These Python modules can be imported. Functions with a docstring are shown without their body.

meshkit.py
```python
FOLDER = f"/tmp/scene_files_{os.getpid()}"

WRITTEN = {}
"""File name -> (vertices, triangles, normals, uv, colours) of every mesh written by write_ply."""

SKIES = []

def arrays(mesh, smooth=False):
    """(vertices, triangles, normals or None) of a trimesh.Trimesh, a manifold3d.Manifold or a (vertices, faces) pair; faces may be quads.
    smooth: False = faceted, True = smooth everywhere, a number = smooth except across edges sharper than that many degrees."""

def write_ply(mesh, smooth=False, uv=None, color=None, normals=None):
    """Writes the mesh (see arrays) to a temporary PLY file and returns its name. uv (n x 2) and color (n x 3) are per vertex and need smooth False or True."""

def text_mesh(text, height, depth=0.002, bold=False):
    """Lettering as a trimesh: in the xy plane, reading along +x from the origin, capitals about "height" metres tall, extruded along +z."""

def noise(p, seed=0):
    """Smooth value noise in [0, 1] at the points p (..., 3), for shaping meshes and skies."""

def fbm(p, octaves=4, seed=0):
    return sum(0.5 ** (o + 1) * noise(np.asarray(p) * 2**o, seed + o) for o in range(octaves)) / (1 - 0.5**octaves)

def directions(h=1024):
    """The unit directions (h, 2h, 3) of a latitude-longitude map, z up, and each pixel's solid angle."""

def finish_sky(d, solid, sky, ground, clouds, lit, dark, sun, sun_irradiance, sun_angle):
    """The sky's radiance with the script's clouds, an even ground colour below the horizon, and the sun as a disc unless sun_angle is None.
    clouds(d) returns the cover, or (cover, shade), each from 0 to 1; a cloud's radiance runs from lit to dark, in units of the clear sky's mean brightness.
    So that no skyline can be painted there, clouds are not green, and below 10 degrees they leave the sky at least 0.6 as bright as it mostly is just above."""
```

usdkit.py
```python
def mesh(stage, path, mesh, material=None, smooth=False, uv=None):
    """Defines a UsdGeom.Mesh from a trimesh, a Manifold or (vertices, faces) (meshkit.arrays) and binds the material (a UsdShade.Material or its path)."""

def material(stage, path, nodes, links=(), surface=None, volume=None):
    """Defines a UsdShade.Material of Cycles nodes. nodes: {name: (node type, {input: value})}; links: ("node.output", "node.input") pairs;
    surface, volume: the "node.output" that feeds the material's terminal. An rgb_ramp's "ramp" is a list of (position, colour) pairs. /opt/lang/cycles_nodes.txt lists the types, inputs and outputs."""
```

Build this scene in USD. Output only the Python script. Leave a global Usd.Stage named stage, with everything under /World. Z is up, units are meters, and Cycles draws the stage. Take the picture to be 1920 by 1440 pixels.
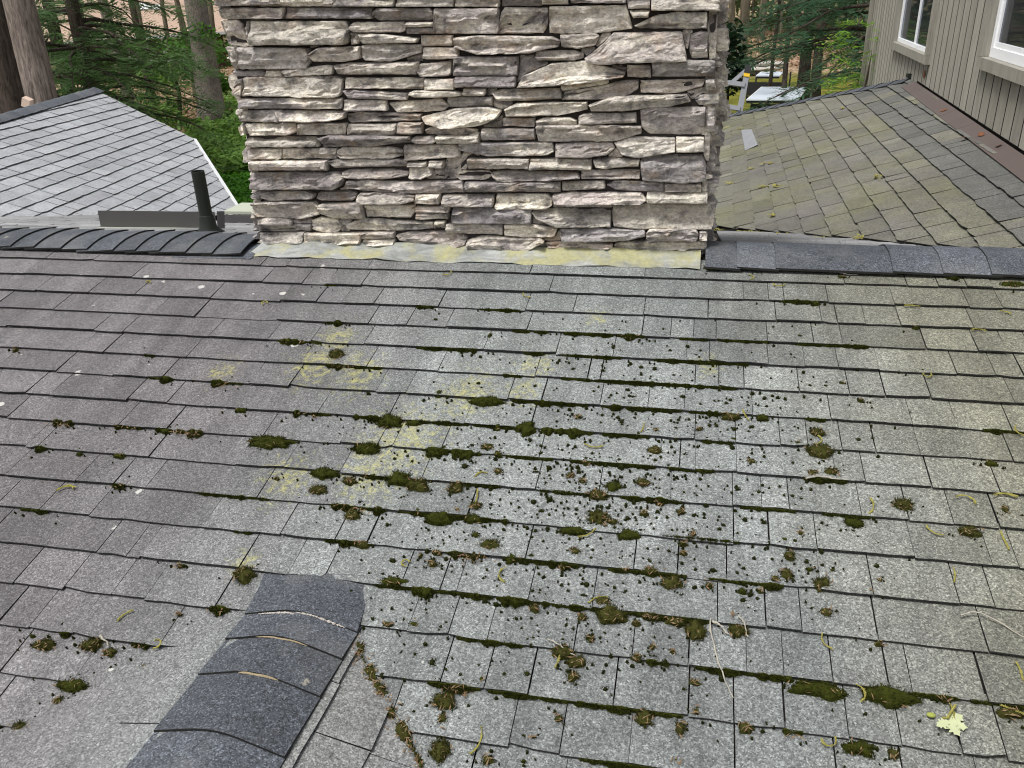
import math, random
import numpy as np, trimesh, shapely
from shapely.geometry import Polygon, box as sbox, LineString
from shapely import affinity
import meshkit, usdkit
from pxr import Usd, UsdGeom, UsdLux, UsdShade, Gf, Sdf, Vt

stage = Usd.Stage.CreateInMemory()
UsdGeom.SetStageUpAxis(stage, UsdGeom.Tokens.z)
UsdGeom.SetStageMetersPerUnit(stage, 1.0)
stage.SetDefaultPrim(UsdGeom.Xform.Define(stage, '/World').GetPrim())

# ------------------------------------------------------------------ camera, sky, sun, exposure
FPX, YAW, PITCH, ROLL = 1580.0, -0.224969159, 0.436679633, 0.0380829804   # focal length in photo pixels, angles
EYE = np.array([0.0, -3.70202318, 1.1022742])
EXPOSURE = 1.0
SKY_STRENGTH, SUN_INTENSITY, SUN_ANGLE = 0.095, 0.42, 18.0
SUN_ELEV, SUN_ROT = math.radians(68), math.radians(228)          # direction towards the sun


def cam_axes():
    f = np.array([math.sin(YAW) * math.cos(PITCH), math.cos(YAW) * math.cos(PITCH), -math.sin(PITCH)])
    r = np.array([math.cos(YAW), -math.sin(YAW), 0])
    d = np.cross(f, r)
    c, s = math.cos(ROLL), math.sin(ROLL)
    return np.stack([c * r + s * d, -s * r + c * d, f], 1)


AX = cam_axes()
cam = UsdGeom.Camera.Define(stage, '/World/camera')
cam.CreateFocalLengthAttr(FPX / 1920 * 36.0)
cam.CreateHorizontalApertureAttr(36.0)
cam.CreateVerticalApertureAttr(27.0)
cam.CreateClippingRangeAttr(Gf.Vec2f(0.05, 2000))
cam.CreateExposureAttr(EXPOSURE)
_r, _u, _b = AX[:, 0], -AX[:, 1], -AX[:, 2]
cam.AddTransformOp().Set(Gf.Matrix4d(*_r, 0, *_u, 0, *_b, 0, *EYE, 1))

sunv = np.array([math.sin(SUN_ROT) * math.cos(SUN_ELEV), math.cos(SUN_ROT) * math.cos(SUN_ELEV), math.sin(SUN_ELEV)])
sky = UsdLux.DomeLight.Define(stage, '/World/sky')
skymat = usdkit.material(stage, '/World/Looks/overcast_sky', {
    'sky': ('sky_texture', {'sky_type': 'single_scattering', 'sun_disc': False, 'sun_elevation': SUN_ELEV, 'sun_rotation': SUN_ROT,
                            'air_density': 1.0, 'aerosol_density': 4.0, 'ozone_density': 1.0}),
    'bw': ('rgb_to_bw', {}),
    'grey': ('mix', {'mix_type': 'mix', 'fac': 0.8}),
    'bg': ('background_shader', {'strength': SKY_STRENGTH})},
    [('sky.color', 'bw.color'), ('sky.color', 'grey.color1'), ('bw.val', 'grey.color2'), ('grey.color', 'bg.color')], surface='bg.background')
UsdShade.MaterialBindingAPI.Apply(sky.GetPrim()).Bind(skymat)
sky.GetPrim().SetCustomDataByKey('kind', 'structure')
sun = UsdLux.DistantLight.Define(stage, '/World/sun')
sun.CreateIntensityAttr(SUN_INTENSITY)
sun.CreateAngleAttr(SUN_ANGLE)
sun.CreateColorAttr(Gf.Vec3f(1.0, 0.985, 0.965))
sun.GetPrim().CreateAttribute('inputs:normalize', Sdf.ValueTypeNames.Bool).Set(True)
_z = sunv
_x = np.cross([0, 0, 1.0], _z); _x /= np.linalg.norm(_x)
_y = np.cross(_z, _x)
sun.AddTransformOp().Set(Gf.Matrix4d(*_x, 0, *_y, 0, *_z, 0, 0, 0, 20, 1))

# ------------------------------------------------------------------ helpers
rng = np.random.default_rng(7)
E_ = 0.143                      # shingle exposure
MAIN_T = math.tan(0.249582083)  # slope of the front roof
GROUND = -2.4


def rays(px):
    px = np.atleast_2d(np.asarray(px, float))
    return np.stack([(px[:, 0] - 960) / FPX, (px[:, 1] - 720) / FPX, np.ones(len(px))], 1) @ AX.T


def hit(px, n, d):
    """where the line of sight of photo pixels meets the real plane n.X = d"""
    n = np.asarray(n, float)
    r = rays(px)
    return EYE + ((d - EYE @ n) / (r @ n))[:, None] * r


def at(px, py, D):
    r = rays([(px, py)])[0]
    return EYE + r / math.hypot(r[0], r[1]) * D


def unit(v):
    return v / np.maximum(np.linalg.norm(v, axis=-1, keepdims=True), 1e-9)


_names = {}


def path_for(parent, name):
    k = (parent, name)
    i = _names.get(k, 0)
    _names[k] = i + 1
    return f'{parent}/{name}' + (f'_{i:03d}' if i else '')


def meta(prim, label=None, cat=None, group=None, kind=None):
    for k, v in (('label', label), ('category', cat), ('group', group), ('kind', kind)):
        if v:
            prim.SetCustomDataByKey(k, v)
    return prim


def thing(name, label, cat, group=None, kind=None, parent='/World'):
    x = UsdGeom.Xform.Define(stage, path_for(parent, name))
    meta(x.GetPrim(), label, cat, group, kind)
    return str(x.GetPath())


def holder(parent, name, label=None):
    x = UsdGeom.Xform.Define(stage, path_for(parent, name))
    meta(x.GetPrim(), label)
    return str(x.GetPath())


def obj(parent, name, mesh, mat, smooth=False, tone=None, **m):
    q = usdkit.mesh(stage, path_for(parent, name), mesh, mat, smooth=smooth)
    if tone is not None:
        k = len(q.GetPointsAttr().Get())
        UsdGeom.PrimvarsAPI(q).CreatePrimvar('tone', Sdf.ValueTypeNames.FloatArray, 'vertex').Set(Vt.FloatArray.FromNumpy(np.broadcast_to(np.asarray(tone, np.float32), (k,)).copy()))
    meta(q.GetPrim(), **m)
    return str(q.GetPath())


cat_ = trimesh.util.concatenate


def tones(meshes, spread):
    return np.concatenate([np.full(len(m.vertices), rng.normal(1, spread)) for m in meshes])


class Graph:
    """tiny node-graph writer: values that are Ref become links"""
    def __init__(self):
        self.n, self.l = {}, []

    def add(self, kind, out, **inp):
        k = f'n{len(self.n)}'
        vals = {}
        for a, b in inp.items():
            if isinstance(b, Ref):
                self.l.append((b.s, f'{k}.{a}'))
            else:
                vals[a] = b
        self.n[k] = (kind, vals)
        return Ref(f'{k}.{out}')

    def math(self, t, a, b=0.0, c=0.0, clamp=False):
        return self.add('math', 'value', math_type=t, value1=a, value2=b, value3=c, use_clamp=clamp)

    def mix(self, fac, a, b, t='mix'):
        return self.add('mix', 'color', mix_type=t, fac=fac, color1=a, color2=b)

    def ramp(self, fac, stops):
        return self.add('rgb_ramp', 'color', fac=fac, ramp=stops)

    def rmap(self, v, a, b, c=0.0, d=1.0):
        return self.add('map_range', 'result', value=v, from_min=a, from_max=b, to_min=c, to_max=d, clamp=True)

    def noise(self, scale, detail=3.0, rough=0.55, vec=None, dist=0.0, out='fac'):
        kw = dict(scale=scale, detail=detail, roughness=rough, distortion=dist)
        if vec is not None:
            kw['vector'] = vec
        return self.add('noise_texture', out, **kw)

    def pos(self):
        return self.add('geometry', 'position')

    def scaled(self, v, s, rot=(0, 0, 0)):
        return self.add('mapping', 'vector', vector=v, scale=s, rotation=rot)

    def finish(self, name, surf):
        return usdkit.material(stage, f'/World/Looks/{name}', self.n, self.l, surface=surf.s)


class Ref:
    def __init__(self, s):
        self.s = s


def bsdf(g, col, rough=0.8, spec=0.3, bump=None, bstr=0.5, bdist=0.01, **kw):
    a = dict(base_color=col, roughness=rough, specular_ior_level=spec, **kw)
    if bump is not None:
        a['normal'] = g.add('bump', 'normal', height=bump, strength=bstr, distance=bdist)
    return g.add('principled_bsdf', 'BSDF', **a)


def simple(name, col, rough=0.6, spec=0.4, var=0.15, scale=8.0, metallic=0.0, tone=False, bstr=0.15):
    g = Graph()
    p = g.pos()
    n = g.noise(scale, 5.0, 0.6, p)
    c = g.mix(n, tuple(x * (1 - var) for x in col), tuple(x * (1 + var) for x in col))
    if tone:
        c = g.mix(1.0, c, g.add('attribute', 'fac', attribute='tone'), 'multiply')
    return g.finish(name, bsdf(g, c, rough, spec, g.noise(scale * 12, 3.0, 0.6, p), bstr, 0.004, metallic=metallic))


def granules(g, p, lo=0.40, hi=1.85):
    """mineral granules: speckle a few millimetres across"""
    v = g.add('voronoi_texture', 'color', vector=p, scale=290.0)
    r = g.add('separate_color', 'r', color=v)
    s1 = g.ramp(r, [(0.0, (lo,) * 3), (0.45, (0.85,) * 3), (0.8, (1.15,) * 3), (1.0, (hi,) * 3)])
    n = g.noise(95.0, 3.0, 0.7, p)
    s2 = g.ramp(n, [(0.3, (0.62,) * 3), (0.5, (1.0,) * 3), (0.7, (1.36,) * 3)])
    return g.mix(1.0, s1, s2, 'multiply'), n


def cut_edge(g, col, limit=0.6):
    """the cut edges of a shingle show bare black asphalt"""
    n = g.add('geometry', 'true_normal')
    z = g.add('separate_xyz', 'z', vector=n)
    return g.mix(g.math('less_than', z, limit), col, (0.016, 0.016, 0.014))


def front_roof_material():
    g = Graph()
    p = g.pos()
    sep = g.n  # position split
    sx = g.add('separate_xyz', 'x', vector=p)
    sy = g.add('separate_xyz', 'y', vector=p)
    big = g.noise(1.1, 4.0, 0.6, p)
    med = g.noise(7.0, 4.0, 0.6, p)
    # weathering: purple-brown ageing to the left, pale middle, olive algae to the right
    xl = g.math('add', sx, g.math('multiply_add', big, 1.1, -0.55))
    left = g.rmap(xl, -0.9, -2.0)
    right = g.rmap(g.math('add', xl, g.math('multiply', sy, 0.08)), 0.05, 0.85)
    col = g.mix(left, (0.176, 0.188, 0.182), (0.1356, 0.126, 0.1278))
    col = g.mix(right, col, (0.1566, 0.154, 0.1162))
    stre = g.noise(1.0, 4.0, 0.6, g.scaled(p, (9.0, 1.1, 1.1)))
    col = g.mix(1.0, col, g.ramp(stre, [(0.25, (0.74,) * 3), (0.75, (1.26,) * 3)]), 'multiply')
    col = g.mix(1.0, col, g.ramp(med, [(0.25, (0.85,) * 3), (0.75, (1.13,) * 3)]), 'multiply')
    dc = g.add('vector_math', 'value', math_type='distance', vector1=g.scaled(p, (1, 1, 0)), vector2=(0.05, -1.05, 0))
    col = g.mix(1.0, col, g.math('multiply_add', g.rmap(g.math('add', dc, g.math('multiply_add', big, 1.0, -0.5)), 1.3, 0.2), 0.22, 0.96), 'multiply')
    for (cx, cy, rr, kk) in DARK:
        dd = g.add('vector_math', 'value', math_type='distance', vector1=g.scaled(p, (1, 1, 0)), vector2=(cx, cy, 0))
        col = g.mix(1.0, col, g.math('multiply_add', g.rmap(g.math('add', dd, g.math('multiply_add', med, 0.5, -0.25)), rr, rr * .3), kk - 1, 1.0), 'multiply')
    tone = g.add('attribute', 'fac', attribute='tone')
    col = g.mix(1.0, col, tone, 'multiply')
    sp, fine = granules(g, p)
    col = g.mix(1.0, col, sp, 'multiply')
    # yellow lichen colonies
    spots = None
    for (cx, cy, rr) in YELLOW:
        d = g.add('vector_math', 'value', math_type='distance', vector1=g.scaled(p, (1, 0.8, 0)), vector2=(cx, cy * 0.8, 0))
        m = g.rmap(d, rr, rr * 0.15)
        spots = m if spots is None else g.math('maximum', spots, m)
    ln = g.noise(38.0, 6.0, 0.78, p)
    lm = g.rmap(g.math('add', ln, g.math('multiply_add', spots, 0.30, -0.27)), 0.47, 0.60)
    lm = g.math('multiply', lm, g.rmap(spots, 0.0, 0.12))
    lm = g.math('multiply', lm, g.rmap(fine, 0.3, 0.58, 0.08, 0.52))
    col = g.mix(lm, col, (0.46, 0.44, 0.10))
    # small white crustose lichen
    vd = g.add('voronoi_texture', 'distance', vector=p, scale=9.5)
    vc = g.add('separate_color', 'r', color=g.add('voronoi_texture', 'color', vector=p, scale=9.5))
    wob = g.math('multiply_add', g.noise(70.0, 4.0, 0.75, p), 0.28, -0.13)
    pick = g.math('multiply', g.math('greater_than', vc, 0.52), g.rmap(sx, -0.2, -1.7, 0.0, 1.0))
    size = g.math('multiply', g.math('multiply_add', vc, 0.30, -0.135), pick)
    wm = g.math('less_than', g.math('add', vd, wob), size)
    col = g.mix(g.math('multiply', wm, 0.75), col, (0.55, 0.54, 0.50))
    col = cut_edge(g, col)
    return g.finish('weathered_shingle', bsdf(g, col, 0.66, 0.5, g.math('add', sp, g.math('multiply', med, 0.5)), 0.55, 0.0025))


def plane_shingle(name, base, base2, spec=0.3, rough=0.8, lo=0.55, hi=1.55, algae=None, bstr=0.45, spots=False):
    g = Graph()
    p = g.pos()
    big = g.noise(0.9, 4.0, 0.65, p)
    col = g.mix(g.rmap(big, 0.36, 0.64), base, base2)
    if algae:
        a = g.noise(1.3, 4.0, 0.6, g.add('vector_math', 'vector', math_type='add', vector1=p, vector2=(7.3, 1.1, 3.0)))
        col = g.mix(g.rmap(a, 0.42, 0.62), col, algae)
    med = g.noise(9.0, 4.0, 0.6, p)
    col = g.mix(1.0, col, g.ramp(med, [(0.25, (0.84,) * 3), (0.75, (1.14,) * 3)]), 'multiply')
    col = g.mix(1.0, col, g.add('attribute', 'fac', attribute='tone'), 'multiply')
    sp, fine = granules(g, p, lo, hi)
    col = g.mix(1.0, col, sp, 'multiply')
    if spots:        # dust washed into patches and a few pale lichen rosettes
        du = g.noise(3.2, 5.0, 0.7, g.add('vector_math', 'vector', math_type='add', vector1=p, vector2=(1.0, 5.0, 2.0)))
        col = g.mix(g.rmap(du, 0.50, 0.72, 0.0, 0.45), col, (0.16, 0.158, 0.15))
        vd = g.add('voronoi_texture', 'distance', vector=p, scale=5.0)
        vc = g.add('separate_color', 'g', color=g.add('voronoi_texture', 'color', vector=p, scale=5.0))
        wm = g.math('less_than', g.math('add', vd, g.math('multiply_add', g.noise(80.0, 4.0, 0.75, p), 0.3, -0.15)), g.math('multiply', g.math('greater_than', vc, 0.72), 0.075))
        col = g.mix(g.math('multiply', wm, 0.6), col, (0.34, 0.31, 0.25))
    col = cut_edge(g, col)
    return g.finish(name, bsdf(g, col, rough, spec, sp, bstr, 0.002))


def stone_material():
    g = Graph()
    p = g.pos()
    tone = g.add('attribute', 'fac', attribute='tone')
    w = g.add('white_noise_texture', 'color', vector=(0, 0, 0), w=g.math('multiply', tone, 91.7), dimensions='4D')
    r1 = g.add('separate_color', 'r', color=w)
    r2 = g.add('separate_color', 'g', color=w)
    r3 = g.add('separate_color', 'b', color=w)
    base = g.ramp(r1, [(0.0, (0.225, 0.202, 0.204)), (0.2, (0.42, 0.376, 0.346)), (0.4, (0.245, 0.228, 0.234)), (0.6, (0.55, 0.508, 0.442)), (0.8, (0.355, 0.305, 0.290)), (1.0, (0.50, 0.452, 0.402))])
    strata = g.noise(5.0, 5.0, 0.65, g.scaled(p, (1.0, 2.0, 2.6)), 0.8)
    cream = g.rmap(g.math('multiply_add', r2, 0.22, strata), 0.56, 0.80)
    col = g.mix(cream, base, (0.68, 0.628, 0.525))
    blot = g.noise(11.0, 5.0, 0.65, p)
    col = g.mix(g.rmap(blot, 0.52, 0.66, 0.0, 0.8), col, (0.105, 0.096, 0.098))
    rust = g.noise(6.0, 4.0, 0.6, g.add('vector_math', 'vector', math_type='add', vector1=p, vector2=(3.0, 9.0, 1.0)))
    col = g.mix(g.rmap(rust, 0.56, 0.70, 0.0, 0.6), col, (0.36, 0.25, 0.165))
    fine = g.noise(60.0, 6.0, 0.72, g.scaled(p, (1.0, 1.2, 1.35)))
    col = g.mix(1.0, col, g.ramp(fine, [(0.3, (0.52,) * 3), (0.5, (1.0,) * 3), (0.72, (1.42,) * 3)]), 'multiply')
    col = g.mix(1.0, col, g.math('multiply_add', r3, 0.55, 0.98), 'multiply')
    # pale efflorescence veins
    vein = g.noise(9.0, 3.0, 0.6, p, 1.4)
    col = g.mix(g.rmap(g.math('absolute', g.math('subtract', vein, 0.5)), 0.010, 0.0, 0.0, 0.5), col, (0.56, 0.53, 0.48))
    wp_ = g.add('vector_math', 'vector', math_type='add', vector1=g.scaled(p, (1.0, 1.0, 1.9)), vector2=g.mix(0.06, (0, 0, 0), g.noise(14.0, 3.0, 0.6, p, out='color')))
    chip = g.add('voronoi_texture', 'distance', vector=wp_, scale=13.0)
    h = g.math('add', g.math('multiply', fine, 0.55), g.math('add', g.noise(22.0, 5.0, 0.65, g.scaled(p, (1, 1, 1.8))), g.math('multiply', chip, 0.9)))
    return g.finish('ledgestone', bsdf(g, col, 0.85, 0.3, h, 1.0, 0.022))


def moss_material(name, a, b, c):
    g = Graph()
    p = g.pos()
    n = g.noise(45.0, 4.0, 0.7, p)
    isl = g.add('geometry', 'random_per_island')
    col = g.ramp(g.math('multiply_add', isl, 0.5, g.math('multiply', n, 0.6)), [(0.15, a), (0.5, b), (0.85, c)])
    return g.finish(name, bsdf(g, col, 0.95, 0.1, g.noise(300.0, 3.0, 0.7, p), 0.8, 0.004))


def leaf_material(name, a, b, c, trans=0.35, nscale=0.7):
    g = Graph()
    p = g.pos()
    isl = g.add('geometry', 'random_per_island')
    n = g.noise(nscale, 3.0, 0.6, p)
    col = g.ramp(g.math('multiply_add', isl, 0.45, g.math('multiply', n, 0.6)), [(0.15, a), (0.5, b), (0.85, c)])
    s = bsdf(g, col, 0.6, 0.25)
    t = g.add('translucent_bsdf', 'BSDF', color=col)
    return g.finish(name, g.add('mix_closure', 'closure', fac=trans, closure1=s, closure2=t))


def bark_material(name, a, b, zs=0.18):
    g = Graph()
    p = g.pos()
    n = g.noise(26.0, 6.0, 0.7, g.scaled(p, (1.0, 1.0, zs)), 0.5)
    col = g.mix(g.rmap(n, 0.36, 0.64), a, b)
    m = g.noise(1.5, 3.0, 0.6, p)
    col = g.mix(1.0, col, g.ramp(m, [(0.3, (0.75,) * 3), (0.7, (1.2,) * 3)]), 'multiply')
    return g.finish(name, bsdf(g, col, 0.9, 0.15, n, 1.0, 0.05))


# lichen colonies on the front roof, found on the real plane
def mainuv(px):
    P = hit(px, (0, -MAIN_T, 1), 0)
    return np.stack([P[:, 0], -P[:, 1] / math.cos(math.atan(MAIN_T))], 1)


def mainxy(px):
    return hit(px, (0, -MAIN_T, 1), 0)[:, :2]


YELLOW = [(*mainxy([(x, y)])[0], r) for x, y, r in ((632, 640, .22), (672, 705, .26), (1003, 690, .20), (985, 735, .17), (760, 830, .40), (590, 690, .26),
                                                     (1120, 600, .12), (880, 745, .30), (700, 890, .30), (540, 900, .22), (460, 1060, .11), (420, 700, .16), (1330, 690, .13))]

DARK = [(*mainxy([(x, y)])[0], r, k) for x, y, r, k in ((1340, 1270, .55, .78), (1340, 600, .45, .80), (1000, 1330, .4, .88), (420, 590, .4, .86), (60, 1000, .9, .86))]
M = {}
M['front'] = front_roof_material()
M['left_wing'] = plane_shingle('pale_grey_shingle', (0.2871, 0.295, 0.3069), (0.3416, 0.3485, 0.3614), 0.5, 0.65, 0.75, 1.3)
M['right_wing'] = plane_shingle('olive_grey_shingle', (0.132, 0.1241, 0.112), (0.1623, 0.1581, 0.1273), 0.3, 0.8, 0.6, 1.5, (0.152, 0.150, 0.094))
M['new_shingle'] = plane_shingle('new_dark_shingle', (0.106, 0.106, 0.098), (0.126, 0.125, 0.110), 0.3, 0.8, 0.6, 1.5)
M['cap'] = plane_shingle('charcoal_cap_shingle', (0.0496, 0.0552, 0.0647), (0.0701, 0.0776, 0.0894), 0.35, 0.75, 0.35, 2.3, spots=True)
M['grey_valley'] = plane_shingle('pale_valley_shingle', (0.172, 0.1746, 0.172), (0.2021, 0.2038, 0.1961), 0.3, 0.8, 0.5, 1.6)
M['back'] = plane_shingle('back_slope_shingle', (0.20, 0.20, 0.20), (0.26, 0.26, 0.26), 0.45, 0.7, 0.6, 1.4)
M['deck'] = simple('roof_underlay', (0.022, 0.021, 0.018), 0.95, 0.1, tone=False)
M['stone'] = stone_material()
M['mortar'] = simple('dark_mortar', (0.060, 0.054, 0.052), 0.95, 0.1, 0.35, 20.0, bstr=0.8)
M['moss'] = moss_material('green_moss', (0.018, 0.022, 0.003), (0.046, 0.052, 0.006), (0.12, 0.125, 0.018))
M['moss_brown'] = moss_material('olive_brown_moss', (0.026, 0.027, 0.006), (0.064, 0.064, 0.015), (0.17, 0.155, 0.045))
M['moss_dot'] = moss_material('dark_moss', (0.012, 0.014, 0.003), (0.024, 0.029, 0.005), (0.06, 0.068, 0.012))
M['needle'] = moss_material('dead_needles', (0.12, 0.065, 0.038), (0.29, 0.215, 0.115), (0.52, 0.44, 0.28))
M['catkin'] = moss_material('yellow_catkin', (0.20, 0.18, 0.045), (0.36, 0.33, 0.09), (0.52, 0.48, 0.18))
M['twig'] = simple('bleached_twig', (0.33, 0.305, 0.255), 0.8, 0.2, 0.45, 60.0)
M['pale_leaf'] = simple('pale_oak_leaf', (0.3956, 0.4214, 0.2494), 0.7, 0.2, 0.2, 30.0)
M['bud'] = simple('green_bud', (0.25, 0.28, 0.06), 0.7, 0.2)
M['red_leaf'] = simple('rust_leaf', (0.16, 0.065, 0.03), 0.7, 0.2, 0.3, 30.0)
M['sealant'] = simple('pale_sealant', (0.42, 0.385, 0.345), 0.8, 0.2, 0.4, 60.0)
M['tan_seal'] = simple('tan_sealant', (0.30, 0.24, 0.15), 0.6, 0.3, 0.25, 40.0)
M['pipe'] = simple('black_pipe', (0.012, 0.015, 0.011), 0.5, 0.3, 0.3, 6.0)
M['metal'] = simple('grey_brown_metal', (0.0731, 0.0705, 0.0688), 0.45, 0.5, 0.1, 3.0)
M['brown_metal'] = simple('brown_flashing', (0.0924, 0.071, 0.0636), 0.6, 0.35, 0.15, 5.0)
M['drip'] = simple('white_drip_edge', (0.62, 0.63, 0.63), 0.5, 0.4, 0.05)
M['pale_board'] = simple('pale_green_board', (0.38, 0.40, 0.32), 0.6, 0.3, 0.08)
M['white_paint'] = simple('white_frame', (0.78, 0.79, 0.80), 0.4, 0.4, 0.03)
M['aluminium'] = simple('aluminium', (0.27, 0.28, 0.30), 0.45, 0.5, 0.08, 5.0, metallic=0.4)
M['black_plastic'] = simple('black_plastic', (0.018, 0.018, 0.02), 0.5, 0.4)
M['yellow'] = simple('yellow_plastic', (0.72, 0.45, 0.02), 0.5, 0.4)
M['table_top'] = simple('table_top', (0.52, 0.57, 0.63), 0.4, 0.5, 0.05)
M['letter'] = simple('pale_lettering', (0.55, 0.56, 0.58), 0.5, 0.4)
M['roof_tan'] = None
M['rock'] = simple('wall_rock', (0.42, 0.39, 0.35), 0.9, 0.2, 0.4, 3.0, bstr=0.6)
M['dark_red_wall'] = simple('dark_red_wall', (0.09, 0.045, 0.035), 0.8, 0.2, 0.2)
M['tan_card'] = simple('tan_block', (0.55, 0.42, 0.33), 0.8, 0.2)
M['wall_dark'] = simple('groove_board', (0.030, 0.027, 0.023), 0.9, 0.2, 0.2)


def siding_material():
    g = Graph()
    p = g.pos()
    n = g.noise(5.0, 5.0, 0.65, g.scaled(p, (3.0, 3.0, 0.22)))
    f = g.noise(40.0, 4.0, 0.7, g.scaled(p, (2.0, 2.0, 0.12)))
    col = g.mix(g.rmap(n, 0.3, 0.7), (0.2451, 0.2314, 0.1902), (0.3284, 0.3118, 0.2666))
    col = g.mix(1.0, col, g.ramp(f, [(0.3, (0.78,) * 3), (0.7, (1.16,) * 3)]), 'multiply')
    sp = g.noise(28.0, 3.0, 0.6, p)
    col = g.mix(g.rmap(sp, 0.68, 0.74, 0.0, 0.6), col, (0.11, 0.10, 0.085))
    col = g.mix(1.0, col, g.add('attribute', 'fac', attribute='tone'), 'multiply')
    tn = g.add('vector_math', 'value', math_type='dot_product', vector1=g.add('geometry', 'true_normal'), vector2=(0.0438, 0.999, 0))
    col = g.mix(g.math('multiply', g.math('greater_than', g.math('absolute', tn), 0.8), g.add('attribute', 'fac', attribute='groove')), col, (0.03, 0.027, 0.023))  # shadow in the grooves, painted dark onto the side faces of the boards
    return g.finish('weathered_siding', bsdf(g, col, 0.8, 0.25, f, 0.35, 0.004))


def lead_material():
    g = Graph()
    p = g.pos()
    sx = g.add('separate_xyz', 'x', vector=p)
    n = g.noise(5.0, 5.0, 0.65, g.scaled(p, (1.0, 3.0, 3.0), (0, 0, 0.6)), 0.8)
    col = g.mix(g.rmap(n, 0.35, 0.65), (0.1634, 0.172, 0.1634), (0.344, 0.3526, 0.3397))
    y = g.noise(6.0, 5.0, 0.65, g.add('vector_math', 'vector', math_type='add', vector1=p, vector2=(4.0, 0, 2.0)), 0.5)
    ym = g.rmap(g.math('add', y, g.math('multiply_add', sx, 0.09, 0.06)), 0.38, 0.56, 0.0, 0.85)
    col = g.mix(ym, col, (0.33, 0.315, 0.15))
    col = g.mix(1.0, col, g.ramp(g.noise(60.0, 4.0, 0.7, p), [(0.3, (0.8,) * 3), (0.7, (1.15,) * 3)]), 'multiply')
    return g.finish('weathered_lead', bsdf(g, col, 0.6, 0.4, n, 0.5, 0.02))


def glass_material(name, tint):
    g = Graph()
    d = bsdf(g, tint, 0.35, 0.3)
    t = g.add('transparent_bsdf', 'BSDF', color=(0.16, 0.17, 0.19))
    m = g.add('mix_closure', 'closure', fac=0.6, closure1=t, closure2=d)
    gl = g.add('glossy_bsdf', 'BSDF', color=(0.62, 0.66, 0.74), roughness=0.02)
    f = g.add('fresnel', 'fac', IOR=1.5)
    return g.finish(name, g.add('mix_closure', 'closure', fac=f, closure1=m, closure2=gl))


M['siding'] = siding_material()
M['lead'] = lead_material()
M['pane'] = glass_material('window_pane', (0.012, 0.014, 0.022))
M['room'] = simple('dark_room', (0.035, 0.036, 0.04), 0.9, 0.1)
M['curtain'] = simple('grey_curtain', (0.06, 0.06, 0.068), 0.9, 0.1, 0.3, 14.0)
M['hemlock'] = leaf_material('hemlock_needles', (0.036, 0.085, 0.026), (0.10, 0.185, 0.048), (0.22, 0.33, 0.09), 0.45)
M['hemlock_right'] = leaf_material('hemlock_needles_blue', (0.024, 0.064, 0.032), (0.062, 0.135, 0.060), (0.14, 0.25, 0.10), 0.45)
M['bright'] = leaf_material('bright_new_growth', (0.10, 0.20, 0.02), (0.20, 0.36, 0.04), (0.34, 0.50, 0.08), 0.4)
M['fresh'] = leaf_material('fresh_green_leaf', (0.05, 0.13, 0.018), (0.11, 0.26, 0.035), (0.23, 0.40, 0.07), 0.5)
M['undergrowth'] = leaf_material('undergrowth_leaf', (0.07, 0.135, 0.02), (0.14, 0.26, 0.04), (0.26, 0.40, 0.08), 0.35, 2.0)
M['dark_leaf'] = leaf_material('dark_evergreen_leaf', (0.008, 0.022, 0.010), (0.020, 0.050, 0.020), (0.05, 0.10, 0.04), 0.2)
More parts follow.
